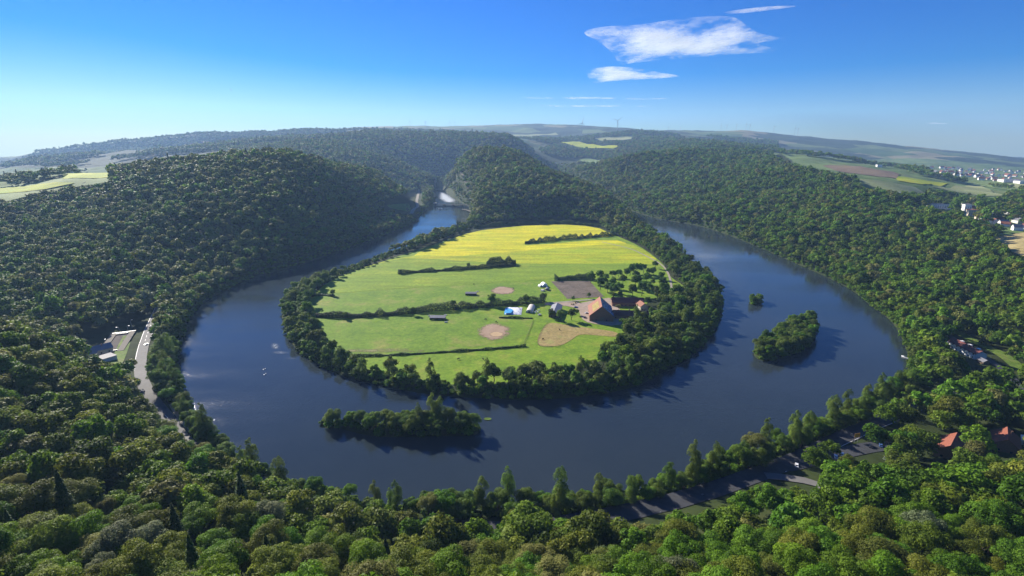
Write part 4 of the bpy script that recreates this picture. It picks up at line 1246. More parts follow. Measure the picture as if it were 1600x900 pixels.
# shrubs that close the gap under the crowns along every shore
def shrubs(x0, x1, y0, y1, s, wd):
    x, y = jgrid(x0, x1, y0, y1, s, rng)
    z = hz(x, y); v = in_view(x, y, z, 20); x, y = x[v], y[v]
    d = water_sdf(x, y); k = (d > .4) & (d < np.where(inside(PEN, x, y), wd * 1.6, wd)); x, y = x[k], y[k]
    ok, _ = allowed(x, y, .4)
    ok |= (d[k] < 6)
    ip = inside(PEN, x, y) & (y < 1000)
    for c, w in EXLINE: ok &= dist_line(c, x, y) > w * .6
    BUSH.append((x[ok], y[ok]))
BUSH = []
shrubs(-900, 900, 180, 700, 4.6, 12)
shrubs(-600, 1000, 700, 1900, 6.5, 14)
for bx, by in BUSH:
    z = hz(bx, by); n0 = len(IDX)
    dp = proj(bx, by, z)[2]
    for i in range(bx.size):
        IDX.append(NIDX[1 if dp[i] < 300 else 2 if dp[i] < 700 else 3]['bush'][i % 2])
    PTS.append(np.c_[bx, by, z - .2]); q = rng.uniform(.5, 1.1, bx.size); SCL.append(np.c_[q, q, q * rng.uniform(.7, 1.2, bx.size)])
# middle distance
def ring(y0, y1, s, scale):
    x, y = jgrid(-1.45 * y1, 1.45 * y1, y0, y1, s, rng)
    m = (np.abs(x) < 1.6 * y) & ~((np.abs(x) < 900) & (y < 640))
    x, y = x[m], y[m]
    z = hz(x, y); v = in_view(x, y, z + 12, 330); x, y = x[v], y[v]
    ok, sd_ = allowed(x, y, 2.0)
    fp = inside(FLAT, x, y) & inside(PEN, x, y)
    ok &= ~fp
    for p in ISL: ok &= ~inside(p, x, y)
    return x[ok], y[ok]
x, y = ring(200, 1500, 9.4, 1)
m = ~(inside(TOWN, x, y) & (rng.uniform(0, 1, x.size) < .62)) & ~inside(OPEN1, x, y) & ~inside(LOPEN, x, y)
add_forest(x[m], y[m], None, 1.33, rng)
x, y = ring(1500, 3000, 12.5, 1)
m = ~(inside(TOWN, x, y) & (rng.uniform(0, 1, x.size) < .6)) & ~(inside(OPEN1, x, y) | inside(LOPEN, x, y)) & ((np.abs(x / y) < .55) | (vnoise(x / 260, y / 260, 37) > .36 + (np.abs(x / y) - .55) * .4))
add_forest(x[m], y[m], None, 1.6, rng)
x, y = ring(3000, 5200, 19, 1)
m = (x / y < .5) & (x / y > -1.0) & (vnoise(x / 420, y / 420, 31) < .74 - np.clip((np.abs(x / y) - .25) * .8, 0, .2))
add_forest(x[m], y[m], None, 2.0, rng)
# tree bands in the open land
def band(pxs, w, s, sc, hit_=True):
    c = HP(pxs)
    x0, y0 = c.min(0) - w; x1, y1 = c.max(0) + w
    x, y = jgrid(x0, x1, y0, y1, s, rng)
    m = dist_line(c, x, y) < w * (.5 + .6 * vnoise(x / 40, y / 40, 3))
    add_forest(x[m], y[m], None, sc, rng)
band([(-40, 285), (0, 282), (40, 280), (72, 276)], 22, 9, 1.0)
band([(82, 273), (110, 271), (132, 269)], 16, 9, 1.0)
band([(0, 309), (30, 303), (62, 297)], 9, 6.5, .9)
band([(1210, 236), (1270, 246), (1330, 252), (1400, 262), (1440, 275), (1495, 286)], 45, 13, 1.5)
band([(1330, 274), (1390, 283)], 15, 9, .9)
band([(1440, 288), (1470, 298)], 28, 9, 1.0)
band([(1450, 302), (1500, 306), (1540, 312)], 20, 9, 1.0)
band([(1550, 292), (1580, 296)], 15, 11, 1.0)
P3 = np.vstack(PTS); S3 = np.vstack(SCL)
print('forest trees', len(P3))
gn_scatter('forest', P3, IDX, rng.uniform(0, 6.28, len(P3)), S3, 'dense green broadleaf forest covering the hills')

# ------------------------------------------------------------------ buildings
def house(name, label, cat, x, y, rz, w, l, h, rh, wall, roof, group=None, win=True, chim=True, z=None, eave=.6, roof2=None, rows=1, detail=True):
    """gabled house, ridge along its own y axis"""
    if z is None: z = float(hz(x, y))
    t = empty(name, (x, y, z), rz, label, cat, group)
    MB().prism([(-w / 2, -2), (w / 2, -2), (w / 2, h), (0, h + rh - .05), (-w / 2, h)], -l / 2, l / 2).build('wall', wall, t)
    e = eave; k = rh / (w / 2)
    r = MB()
    r.prism([(-w / 2 - e, h - e * k), (0, h + rh), (0, h + rh + .3), (-w / 2 - e, h - e * k + .3)], -l / 2 - e, l / 2 + e)
    if roof2: r.mi = 1
    r.prism([(w / 2 + e, h - e * k), (w / 2 + e, h - e * k + .3), (0.003, h + rh + .3), (0.003, h + rh)], -l / 2 - e, l / 2 + e)
    ro = r.build('roof', [roof, roof2 or roof], t)
    if chim:
        MB().box(w * .12, l * .1, h + rh * .4, w * .12 + .8, l * .1 + .8, h + rh + 1.2).build('chimney', M['brick_wall'], ro)
    if win and detail:
        n = max(1, int(l / 4.5))
        for s in (-1, 1):
            for q in range(rows):
                zb = 1 + q * 2.9
                if zb + 1.3 > h: continue
                for i in range(n):
                    yy = -l / 2 + l * (i + .5) / n
                    b = MB().box(min(s * w / 2, s * (w / 2 + .06)), yy - .6, zb, max(s * w / 2, s * (w / 2 + .06)), yy + .6, zb + 1.3)
                    b.build('window', M['glass'], t)
        for i in (-1, 1):
            MB().box(i * w * .22 - .6, -l / 2 - .06, 1, i * w * .22 + .6, -l / 2, 2.3).build('window', M['glass'], t)
        MB().box(-.55, -l / 2 - .08, 0, .55, -l / 2, 2.1).build('door', M['wood'], t)
    return t

gx_, gy_ = G(938, 494, 2)
barn = house('barn', 'large farm barn with orange tiled roof on one side and blue panels on the other', 'barn', float(gx_), float(gy_), R_(-6), 25, 36, 6.5, 10.5, M['brick_wall'], M['orange_roof'], roof2=M['blue_panel'], rows=1)
MB().box(-2.6, -18.14, 0, 2.6, -18.02, 5).build('barn_door', M['wood'], barn)
MB().prism([(-9, 9.8), (-2.6, 15.17), (-2.6, 15.32), (-9, 9.95)], -15, 8).build('roof_panel', M['sand_grass'], barn)
x, y = G(990, 497, 2)
house('farm_wing', 'long maroon roofed farm wing at the front of the courtyard', 'farm building', float(x), float(y), R_(84), 10, 44, 4.5, 4, M['brick_wall'], M['maroon_roof'])
x, y = G(980, 477, 2)
house('farm_wing', 'rear maroon roofed farm wing behind the courtyard', 'farm building', float(x), float(y), R_(86), 10, 36, 5, 4.5, M['brick_wall'], M['maroon_roof'])
x, y = G(1003, 483, 2)
house('farmhouse', 'small farmhouse with bright orange roof beside the courtyard', 'farmhouse', float(x), float(y), R_(10), 9, 12, 5, 3.5, M['cream_wall'], M['orange_roof'])
x, y = G(868, 489, 2)
house('barn', 'long blue grey roofed barn left of the farmyard', 'barn', float(x), float(y), R_(-12), 11, 32, 4.5, 2.6, M['wood'], M['pale_roof'], chim=False)
# tunnel greenhouse
def tunnel(label, a, b, w, l, h, rz, mat):
    x, y = G(a, b, 2); t = empty('polytunnel', (float(x), float(y), float(hz(x, y)) + .1), rz, label, 'polytunnel')
    n = 12
    prof = [(w / 2 * math.cos(math.pi * i / n), h * math.sin(math.pi * i / n)) for i in range(n + 1)]
    MB().prism(prof, -l / 2, l / 2).build('cover', mat, t)
    for s in (-1, 1): MB().box(-1.2, s * l / 2 - .05 + s * .06, 0, 1.2, s * l / 2 + .05 + s * .06, 2.2).build('door', M['wood'], t)
    for i in range(7):
        yy = -l / 2 + l * i / 6
        rb = MB()
        for q in range(n):
            p0, p1 = prof[q], prof[q + 1]
            rb.tube((p0[0] * 1.01, yy, p0[1] * 1.01), (p1[0] * 1.01, yy, p1[1] * 1.01), .07, k=4)
        rb.build('rib', M['metal'], t)
tunnel('cream plastic tunnel greenhouse beside the white sheet', 829, 484, 8, 22, 3.6, R_(-10), M['tent'])
x, y = G(803, 486, 2)
sh_ = empty('silage_heap', (float(x), float(y), float(hz(x, y)) + .3), R_(-4), 'heap under a big white sheet with a blue fold, left of the tunnel greenhouse', 'silage heap')
r = np.random.default_rng(5)
gxx, gyy = np.meshgrid(np.linspace(-9, 9, 16), np.linspace(-13, 13, 18))
gzz = 1.6 * np.clip(1 - np.maximum(np.abs(gxx) / 9, np.abs(gyy) / 13) ** 3, 0, 1) + r.normal(0, .12, gxx.shape)
I_ = np.arange(16 * 18).reshape(18, 16)
Fq = np.stack([I_[:-1, :-1], I_[:-1, 1:], I_[1:, 1:], I_[1:, :-1]], -1).reshape(-1, 4)
mi = (np.add.outer(np.arange(17) * .9, -np.arange(15) * 1.2).ravel() < -2).astype(int) * 0
link(bpy.data.objects.new('white_sheet', mesh_np('sheet', np.stack([gxx, gyy, gzz], -1).reshape(-1, 3), Fq, [M['white_sheet'], M['blue_tarp']], mi=mi)), sh_)
MB().add([(-10, -13.5, 1.55), (-2.5, -13, 1.9), (-.5, -4, 2.1), (-3.5, 2, 2.1), (-10, 6, 1.6)], [(0, 1, 2, 3, 4)]).add([(-10, -13.5, 0), (-2.5, -13, 0), (-.5, -4, 0), (-3.5, 2, 0), (-10, 6, 0)], [(4, 3, 2, 1, 0)]).build('blue_fold', M['blue_tarp'], sh_)
for i in range(9):
    a = i * .7
    MB().tube((math.cos(a) * 7, math.sin(a) * 10, 1.7), (math.cos(a) * 7, math.sin(a) * 10, 2.0), .45, .45, 10).build('tyre', M['rubber'], sh_)
# tents
def tent(a, b, w, l, h, rz, label, mat):
    x, y = G(a, b, 2); t = empty('tent', (float(x), float(y), float(hz(x, y)) + .1), rz, label, 'tent', 'white tents by the ploughed field')
    MB().prism([(-w / 2, 0), (w / 2, 0), (w / 2, h * .45), (w * .3, h * .8), (0, h), (-w * .3, h * .8), (-w / 2, h * .45)], -l / 2, l / 2).build('canvas', mat, t)
    MB().box(-.8, -l / 2 - .06, 0, .8, -l / 2, 2).build('flap', M['steel_dark'], t)
tent(850, 447, 7, 9, 5, R_(15), 'biggest white tent beside the ploughed field', M['white_sheet'])
tent(844, 448, 4, 5, 3.2, R_(30), 'small white tent left of the biggest tent', M['white_sheet'])
tent(855, 453, 5, 6, 3.2, R_(-10), 'grey tent in front of the biggest tent', M['pale_roof'])
tent(848, 455, 3.5, 4, 2.6, R_(50), 'smallest pale tent nearest the hedge', M['tent'])
# field shelters
def shelter(a, b, w, l, label):
    x, y = G(a, b, 2); t = empty('field_shelter', (float(x), float(y), float(hz(x, y)) + .1), R_(-2), label, 'field shelter', 'animal shelters in the pastures')
    MB().prismx([(-l / 2, 2.3), (l / 2, 3.4), (l / 2, 3.6), (-l / 2, 2.5)], -w / 2, w / 2).build('roof', M['grey_roof'], t)
    MB().box(-w / 2 + .2, l / 2 - .3, 0, w / 2 - .2, l / 2 - .15, 3.3).build('back_wall', M['wood'], t)
    for s in (-1, 1): MB().box(min(s * (w / 2 - .2), s * (w / 2 - .35)), -l / 2 + .2, 0, max(s * (w / 2 - .2), s * (w / 2 - .35)), l / 2 - .31, 2.4).build('side_wall', M['wood'], t)
    for i in range(4): MB().tube((-w / 2 + .5 + (w - 1) * i / 3, -l / 2 + .1, 0), (-w / 2 + .5 + (w - 1) * i / 3, -l / 2 + .1, 2.4), .1).build('post', M['wood'], t)
shelter(736, 461, 14, 5, 'dark roofed shelter in the dry pasture above the hedge')
shelter(684, 499, 17, 6, 'dark roofed shelter in the grazed pasture below the hedge')
def trough(a, b, label):
    x, y = G(a, b, 2)
    m_ = MB(); m_.box(-1.6, -.6, 0, 1.6, .6, .15); m_.box(-1.6, -.6, .15, 1.6, -.48, .8); m_.box(-1.6, .48, .15, 1.6, .6, .8); m_.box(-1.6, -.48, .15, -1.48, .48, .8); m_.box(1.48, -.48, .15, 1.6, .48, .8)
    o = m_.build('trough', M['white_wall']); o.location = (float(x), float(y), float(hz(x, y)) + .2); tag(o, label, 'trough')
trough(671, 494, 'white trough left of the lower shelter'); trough(696, 493, 'white trough behind the lower shelter'); trough(697, 504, 'white trough in front of the lower shelter')
trough(746, 456, 'white trough behind the upper shelter')
x, y = G(1000, 505, 2)
pl = empty('swimming_pool', (float(x), float(y), float(hz(x, y)) + .35), R_(-6), 'bright blue covered pool behind the garden trees', 'pool')
MB().box(-8, -4.5, -.5, 8, 4.5, .55).build('rim', M['white_wall'], pl); MB().box(-7.4, -3.9, .3, 7.4, 3.9, .6).build('cover', M['blue_tarp'], pl)
# fence posts on the paddock
def fence(pxs, label, sp=4, h=1.3):
    c = smooth_poly(GP(pxs, 2), 2, closed=False)
    seg = np.hypot(*np.diff(c, axis=0).T); s = np.r_[0, np.cumsum(seg)]
    t = np.arange(0, s[-1], sp); P_ = np.c_[np.interp(t, s, c[:, 0]), np.interp(t, s, c[:, 1])]
    r_ = empty('fence', (float(P_[0][0]), float(P_[0][1]), float(hz(*P_[0]))), 0, label, 'fence')
    for p in P_:
        q = p - P_[0]; zz = float(hz(*p) - hz(*P_[0]))
        MB().box(q[0] - .09, q[1] - .09, zz - .3, q[0] + .09, q[1] + .09, zz + h).build('post', M['wood'], r_)
    for hh in (.6, 1.15):
        rl = MB()
        for a, b in zip(P_[:-1], P_[1:]):
            rl.tube((*(a - P_[0]), float(hz(*a) - hz(*P_[0])) + hh), (*(b - P_[0]), float(hz(*b) - hz(*P_[0])) + hh), .06, k=4)
        rl.build('rail', M['wood'], r_)
fence([(856, 504), (846, 516), (838, 537), (846, 543), (878, 542)], 'wooden rail fence round the sandy paddock')
fence([(833, 502), (826, 520), (818, 539)], 'wooden fence left of the bright grass strip')
fence([(496, 500), (500, 520), (508, 545), (514, 552)], 'wooden fence along the left end of the grazed pasture', 7)

# animals in the pasture
def animal(a, b, rz, label, s=1.0):
    x, y = G(a, b, 2)
    me = bpy.data.meshes.new('cow')
    v = [(0, 0, 1.15), (.75, 0, 1.2), (-.8, 0, 1.2), (1.15, 0, 1.25), (1.55, 0, .75), (1.85, 0, .35)]
    e = [(0, 1), (0, 2), (1, 3), (3, 4), (4, 5)]
    for sx in (.7, -.75):
        for sy in (-.25, .25):
            i = len(v); base = 1 if sx > 0 else 2
            v += [(sx, sy, .85), (sx + (-.06 if sx < 0 else 0), sy, .45), (sx, sy, .03)]
            e += [(base, i), (i, i + 1), (i + 1, i + 2)]
    i = len(v); v += [(-1.15, 0, 1.1), (-1.22, 0, .5)]; e += [(2, i), (i, i + 1)]
    me.from_pydata(v, e, [])
    me.materials.append(M['hide_dark'])
    o = link(bpy.data.objects.new('cow', me))
    sm = o.modifiers.new('s', 'SKIN')
    rad = [.42, .40, .42, .26, .17, .12] + [.16, .09, .07] * 4 + [.06, .03]
    for q, rr in zip(me.skin_vertices[0].data, rad): q.radius = (rr, rr)
    me.skin_vertices[0].data[0].use_root = True
    o.modifiers.new('d', 'SUBSURF').levels = 1
    o.location = (float(x), float(y), float(hz(x, y)) + .15); o.rotation_euler = (0, 0, rz); o.scale = (s,) * 3
    tag(o, label, 'cow')
for a, b, r_, lb in [(716, 562, .4, 'dark cow grazing alone in the lower meadow'), (755, 562, 2, 'second dark cow to the right in the lower meadow'), (775, 504, 1, 'dark cow above the round bare patch'), (759, 500, 3, 'dark cow left above the round bare patch'),
                     (740, 445, .2, 'dark cow close to the crop edge'), (802, 451, 2.2, 'dark cow beside the small bare patch'), (848, 531, .7, 'brown horse like animal in the sandy paddock'), (874, 516, 1.7, 'dark animal at the top of the sandy paddock')]:
    animal(a, b, r_, lb)

# lock, its houses
def H1(a, b): 
    x, y = hit(a, b); return x, y
x, y = H1(156, 552)
house('lock_house', 'lock building with dark grey slate roof left of the chamber', 'building', x, y, R_(-38), 12, 17, 4.5, 3, M['cream_wall'], M['pale_roof'])
x, y = H1(140, 558)
house('shed', 'small grey roofed shed at the left end of the lock buildings', 'shed', x, y, R_(-38), 8, 9, 3, 2, M['cream_wall'], M['pale_roof'], chim=False)
x, y = H1(168, 562)
fb = empty('flat_roofed_building', (x, y, float(hz(x, y))), R_(-30), 'pale flat roofed lock building nearest the forest', 'building')
MB().box(-5.5, -5, -1, 5.5, 5, 3.2).build('wall', M['white_wall'], fb); MB().box(-5.8, -5.3, 3.2, 5.8, 5.3, 3.5).build('roof', M['light_roof'], fb)
for i in range(4): MB().box(-5.1 + i * 2.7, -5.07, 1, -3.6 + i * 2.7, -5.0, 2.3).build('window', M['glass'], fb)
A_ = np.array(H1(172, 551)); B_ = np.array(H1(193, 522))
d_ = (B_ - A_); Ln = float(np.hypot(*d_)); ang = math.atan2(d_[1], d_[0]); mid = (A_ + B_) / 2
lk = empty('river_lock', (float(mid[0]), float(mid[1]), float(hz(*mid)) + .5), ang, 'stone river lock with pale side walls and brown water', 'lock')
for s in (-1, 1): MB().box(-Ln / 2, s * 7.5 - 2.5, -3, Ln / 2, s * 7.5 + 2.5, .35).build('lock_wall', M['stone'], lk)
MB().box(-Ln / 2, -4.9, -.9, Ln / 2, 4.9, -.3).build('chamber_water', M['lock_water'], lk)
for s in (-1, 1):
    MB().box(s * (Ln / 2 - 3) - .4, -4.95, -2, s * (Ln / 2 - 3) + .4, 4.95, .8).build('lock_gate', M['steel_dark'], lk)
MB().box(Ln / 2 + .5, -10, .4, Ln / 2 + 1.7, 10, .7).build('footbridge', M['steel_dark'], lk)
def lamp_post(a, b, label, h=8):
    x, y = H1(a, b); t = empty('lamp_post', (x, y, float(hz(x, y))), random.uniform(0, 6), label, 'lamp post', 'lamp posts round the lock')
    MB().tube((0, 0, -.5), (0, 0, h), .12, .08).build('pole', M['metal'], t); MB().tube((0, 0, h), (1.4, 0, h + .3), .07).build('arm', M['metal'], t)
    MB().box(1.0, -.25, h + .2, 2.2, .25, h + .45).build('lamp_head', M['white_sheet'], t)
lamp_post(188, 524, 'lamp post at the upper left corner of the lock'); lamp_post(201, 522, 'lamp post at the upper right corner of the lock'); lamp_post(206, 512, 'lamp post beyond the lock by the trees'); lamp_post(166, 545, 'lamp post beside the lock house')

# weir with bridge
A_ = np.array(G(680, 322, 0)); B_ = np.array(G(736, 324, 0)); d_ = B_ - A_; Ln = float(np.hypot(*d_)); mid = (A_ + B_) / 2
wr = empty('weir', (float(mid[0]), float(mid[1]), 0), math.atan2(d_[1], d_[0]), 'river weir with a walkway on stout piers', 'weir')
MB().box(-Ln / 2 - 6, -2, 6.0, Ln / 2 + 6, 2, 7.2).build('deck', M['stone'], wr)
for i in range(5):
    q = -Ln / 2 + Ln * i / 4
    MB().box(q - 2, -6, -2, q + 2, 6, 6).build('pier', M['stone'], wr)
    if i < 4: MB().box(q + 2, -.6, -2, q + Ln / 4 - 2, .6, 2.6).build('gate', M['steel_dark'], wr)
for s in (-1, 1):
    rb = MB(); rb.box(-Ln / 2 - 6, s * 1.9 - .05, 8.2, Ln / 2 + 6, s * 1.9 + .05, 8.3)
    for i in range(30):
        q = -Ln / 2 - 6 + (Ln + 12) * i / 29; rb.box(q - .05, s * 1.9 - .05, 7.2, q + .05, s * 1.9 + .05, 8.2)
    rb.build('railing', M['steel_dark'], wr)
MB().box(-Ln / 2 - 4, -5, 7.2, -Ln / 2 + 4, 4, 11).build('control_house', M['cream_wall'], wr)
ribbon('weir_bank', GP([(677, 291), (700, 299), (718, 308), (732, 318)], 1), 7, M['stone'], 1.0, 'pale stone bank above the weir')
ribbon('weir_bank', GP([(722, 327), (730, 328), (737, 331)], 1), 7, M['stone'], 1.6, 'pale stone apron below the weir', z=1.2)
drape('rapids', GP([(683, 296), (700, 302), (722, 317), (682, 316)]), M['foam_glint'], 0, 8, z=.12, label='white ruffled water above the weir', edge=45, excl=False, kind='stuff')
for q in [(430, 541, 9, 6), (438, 551, 15, 3), (454, 560, 13, 2)]:
    drape('foam_glint', GP(ell(*q)), M['foam_glint'], 0, 3, z=.06 + q[0] * 1e-4, label='white froth and painted sun glints by the left rim of the peninsula', edge=14, excl=False, kind='stuff')  # sun glints on the river put in as pale colour, mixed with froth
drape('reed_patch', GP(ell(762, 655, 6, 2)), M['verge'], 0, 2, z=.3, label='pale reed tuft at the right tip of the long island', excl=False, kind='stuff')

# boats
def boat(a, b, rz, label, s=1.0, z=0):
    x, y = G(a, b, z); t = empty('boat', (float(x), float(y), z + .02), rz, label, 'boat')
    prof = [(-3, .9), (-2.6, 1.0), (0, 1.1), (1.8, .8), (3.2, .05)]
    m_ = MB(); V = []
    for xx, w in prof: V += [(xx, -w, .7), (xx, w, .7), (xx * .93, -w * .6, -.15), (xx * .93, w * .6, -.15)]
    fs = []
    for i in range(4):
        k = i * 4; fs += [(k, k + 4, k + 6, k + 2)[::-1], (k + 1, k + 3, k + 7, k + 5)[::-1], (k + 2, k + 6, k + 7, k + 3)[::-1], (k, k + 1, k + 5, k + 4)[::-1]]
    fs += [(0, 2, 3, 1), (16, 17, 19, 18)]
    m_.add(V, fs).build('hull', M['white_sheet'], t)
    MB().prismx([(-.7, .72), (.7, .72), (.5, 1.5), (-.5, 1.5)], -1, .8).build('cabin', M['glass'], t)
    t.scale = (s,) * 3
boat(413, 577, 1.2, 'small white boat on the river left of the peninsula, upper of two', .42)
boat(414, 585, 1.5, 'small white boat on the river left of the peninsula, lower of two', .5)
boat(1415, 559, 1.9, 'white boat moored at the right bank', 1.2)
boat(688, 327, .2, 'dark work boat moored below the weir', 2.0)

# long white house by the railway, right
A_ = np.array(H1(1488, 541)); B_ = np.array(H1(1530, 562)); d_ = B_ - A_; Ln = float(np.hypot(*d_)); mid = (A_ + B_) / 2; ang = math.atan2(d_[1], d_[0]) - math.pi / 2
st = house('long_house', 'long white house with brown roof beside the narrow road', 'house', float(mid[0]), float(mid[1]), ang, 9.5, Ln * 1.05, 5.5, 2.6, M['white_wall'], M['maroon_roof'], rows=2)
for k in (-.3, .0, .3):
    MB().box(-3.6, Ln * k - 1.3, 6.2, -.9, Ln * k + 1.3, 8.0).build('dormer', M['white_wall'], st)
MB().box(-4.9, -Ln * .525 - .4, 0, 4.9, -Ln * .525 - .05, 5.2).build('gable_panel', M['blue_panel'], st)
x, y = H1(1536, 568); house('shed', 'small wooden shed at the lower end of the long white house', 'shed', x, y, ang, 5, 6, 2.6, 1.4, M['wood'], M['grey_roof'], chim=False)
# red-roofed houses lower right
x, y = G(1484, 712, 5); house('gabled_house', 'house with a bright red brown roof among the trees, left of the pair', 'house', float(x), float(y), R_(-48), 13, 20, 4.5, 5.2, M['brick_wall'], M['red_roof'], rows=1)
x, y = G(1568, 700, 6); house('gabled_house', 'house with a red brown roof near the right edge', 'house', float(x), float(y), R_(-42), 12.5, 18, 4.5, 4.8, M['brick_wall'], M['red_roof'], rows=1)
x, y = G(1604, 694, 6); house('garage', 'small white garage at the right edge beside the red roof', 'garage', float(x), float(y), R_(-42), 5, 7, 3, .8, M['white_wall'], M['white_sheet'], chim=False)

# cars
def make_car(mat, label, x, y, rz, z, group=None):
    t = empty('parked_car', (x, y, z), rz, label, 'car', group)
    MB().prismx([(-.88, .35), (.88, .35), (.9, .75), (.82, .95), (-.82, .95), (-.9, .75)], -2.15, 2.15).build('body', mat, t)
    b = MB(); b.add([(-1.5, -.78, .95), (1.0, -.78, .95), (1.0, .78, .95), (-1.5, .78, .95), (-1.1, -.62, 1.45), (.35, -.62, 1.45), (.35, .62, 1.45), (-1.1, .62, 1.45)],
                    [(0, 1, 5, 4), (1, 2, 6, 5), (2, 3, 7, 6), (3, 0, 4, 7)]); b.build('window', M['glass'], t)
    MB().box(-1.12, -.63, 1.44, .37, .63, 1.5).build('roof', mat, t)
    for sx in (-1.35, 1.35):
        for sy in (-.8, .8):
            MB().tube((sx, sy - .1, .33), (sx, sy + .1, .33), .33, k=12).build('wheel', M['rubber'], t)
    return t
def car(a, b, mat, rz, label, z=4.6):
    x, y = G(a, b, 4); make_car(M[mat], label, float(x), float(y), rz, float(hz(x, y)) + .35, None)
car(1383, 722, 'car_white', .6, 'white car parked in the clearing between the trees')
car(1376, 698, 'car_blue', 1.0, 'blue car at the right end of the car park')
car(1360, 700, 'car_dark', 1.0, 'black car beside the blue one in the car park')
car(1316, 712, 'car_blue', 1.1, 'blue car in the middle of the car park')
car(1306, 715, 'car_white', 1.1, 'white car in the middle of the car park')
car(1268, 722, 'car_dark', 1.1, 'black car at the left end of the car park')
car(1245, 728, 'car_white', 1.1, 'white car at the left end of the car park')
car(1098, 777, 'car_dark', .35, 'dark car driving on the shaded river road')
x, y = H1(229, 540); make_car(M['car_white'], 'white car driving on the pale road beside the lock', x, y, 1.4, float(hz(x, y)) + .3)
x, y = H1(238, 515); make_car(M['car_white'], 'white car on the pale road where it enters the trees', x, y, 1.3, float(hz(x, y)) + .3)
# orange road sign
x, y = G(1337, 692, 3.5)
rs = empty('road_sign', (float(x), float(y), float(hz(x, y))), R_(12), 'large plain orange road sign beside the shaded road', 'road sign')
for s in (-1, 1): MB().tube((s * 1.2, 0, -.5), (s * 1.2, 0, 6.4), .09).build('post', M['metal'], rs)
MB().box(-1.9, -.14, 3.6, 1.9, -.09, 6.3).build('sign_board', M['yellow_paint'], rs)

for a, b, mt, rz, lb in [(917, 487, 'car_white', .3, 'white car parked in the farmyard left of the big barn'), (914, 494, 'car_dark', 1.2, 'dark car parked in the farmyard left of the big barn'), (900, 478, 'car_blue', .1, 'blue car on the track behind the farmyard'), (843, 490, 'car_white', .8, 'white vehicle between the tunnel greenhouse and the grey barn')]:
    car(a, b, mt, rz, lb)
for k, (a, b) in enumerate([(838, 487), (840, 489), (836, 489), (842, 486), (893, 476), (896, 476), (899, 474)]):
    x, y = G(a, b, 2)
    o = MB().tube((-.7, 0, .75), (.7, 0, .75), .75, k=16).build('hay_bale', M['white_sheet' if k < 4 else 'sand_grass'])
    o.location = (float(x), float(y), float(hz(x, y)) + .35); o.rotation_euler = (0, 0, k * 1.3)
    tag(o, 'white wrapped round bale left of the grey barn' if k < 4 else 'straw round bale behind the farmyard', 'hay bale', 'wrapped bales left of the grey barn' if k < 4 else 'straw bales behind the farmyard')
# town on the right
def town(n, poly, label, group, smin, smax, seed):
    r = random.Random(seed); P_ = HP(poly)
    x0, y0 = P_.min(0); x1, y1 = P_.max(0); protos = []
    for wm, rm in [('white_wall', 'red_roof'), ('white_wall', 'grey_roof'), ('cream_wall', 'maroon_roof'), ('white_wall', 'orange_roof')]:
        w, l = r.uniform(8, 10), r.uniform(10, 14)
        t = empty('town_house', (0, -5000, 0), 0, {'red_roof': 'red roofed ', 'grey_roof': 'grey roofed ', 'maroon_roof': 'dark roofed ', 'orange_roof': 'orange roofed '}[rm] + label, 'house', group)
        MB().prism([(-w / 2, -3), (w / 2, -3), (w / 2, 5.5), (0, 9.4), (-w / 2, 5.5)], -l / 2, l / 2).build('wall', M[wm], t)
        q = MB(); q.prism([(-w / 2 - .5, 5.1), (0, 9.45), (0, 9.8), (-w / 2 - .5, 5.45)], -l / 2 - .5, l / 2 + .5); q.prism([(w / 2 + .5, 5.1), (w / 2 + .5, 5.45), (.003, 9.8), (.003, 9.45)], -l / 2 - .5, l / 2 + .5)
        q.build('roof', M[rm], t); protos.append(t)
    k = 0; tries = 0; used = []
    while k < n and tries < 6000:
        tries += 1
        u = r.random(); x = r.uniform(x0, x1); y = r.uniform(y0, y1)
        if not inside(P_, np.array([x]), np.array([y]))[0]: continue
        if any(math.hypot(x - a, y - b) < 15 for a, b in used): continue
        p_, q_, _ = proj(x, y, float(hz(x, y)) + 5)
        if not (-20 < float(p_) < 1625): continue
        used.append((x, y))
        o = protos[k] if k < 4 else copy_tree(protos[r.randrange(4)])
        s = r.uniform(smin, smax)
        o.location = (x, y, float(hz(x, y))); o.rotation_euler = (0, 0, r.uniform(0, 3.14)); o.scale = (s, s, s)
        k += 1
town(60, [(1500, 345), (1500, 322), (1560, 314), (1600, 312), (1640, 330), (1640, 366), (1580, 364)], 'house of the town among trees', 'houses of the town at the right edge', .85, 1.15, 3)
town(120, [(1405, 262), (1480, 262), (1640, 272), (1640, 287), (1540, 284), (1440, 274)], 'tiny house of the distant town in the plain', 'houses of the distant town', 1.1, 1.7, 4)
town(16, [(300, 226), (330, 224), (360, 222), (360, 227), (305, 230)], 'tiny house of the distant village on the left hills', 'houses of the distant village', 2.0, 3.0, 5)
def block(a, b, w, l, h, rz, label, wall='white_wall', roof='pale_roof', n=5, fl=2):
    x, y = hit(a, b); t = empty('block_building', (x, y, float(hz(x, y))), rz, label, 'building')
    MB().box(-w / 2, -l / 2, -4, w / 2, l / 2, h).build('wall', M[wall], t); MB().box(-w / 2 - .5, -l / 2 - .5, h, w / 2 + .5, l / 2 + .5, h + .6).build('roof', M[roof], t)
    for f in range(fl):
        for i in range(n):
            xx = -w / 2 + w * (i + .5) / n; MB().box(xx - .9, -l / 2 - .08, 1.2 + f * 3.1, xx + .9, -l / 2, 2.8 + f * 3.1).build('window', M['glass'], t)
block(1466, 325, 42, 14, 9, R_(-8), 'long white flat roofed building at the edge of the right slope', n=9)
block(1508, 334, 12, 12, 20, R_(-15), 'tall white tower block with a red roofed wing beside it', n=3, fl=5)
block(1517, 337, 16, 12, 12, R_(-15), 'red roofed wing right of the tall white block', roof='red_roof', wall='cream_wall', n=4, fl=3)
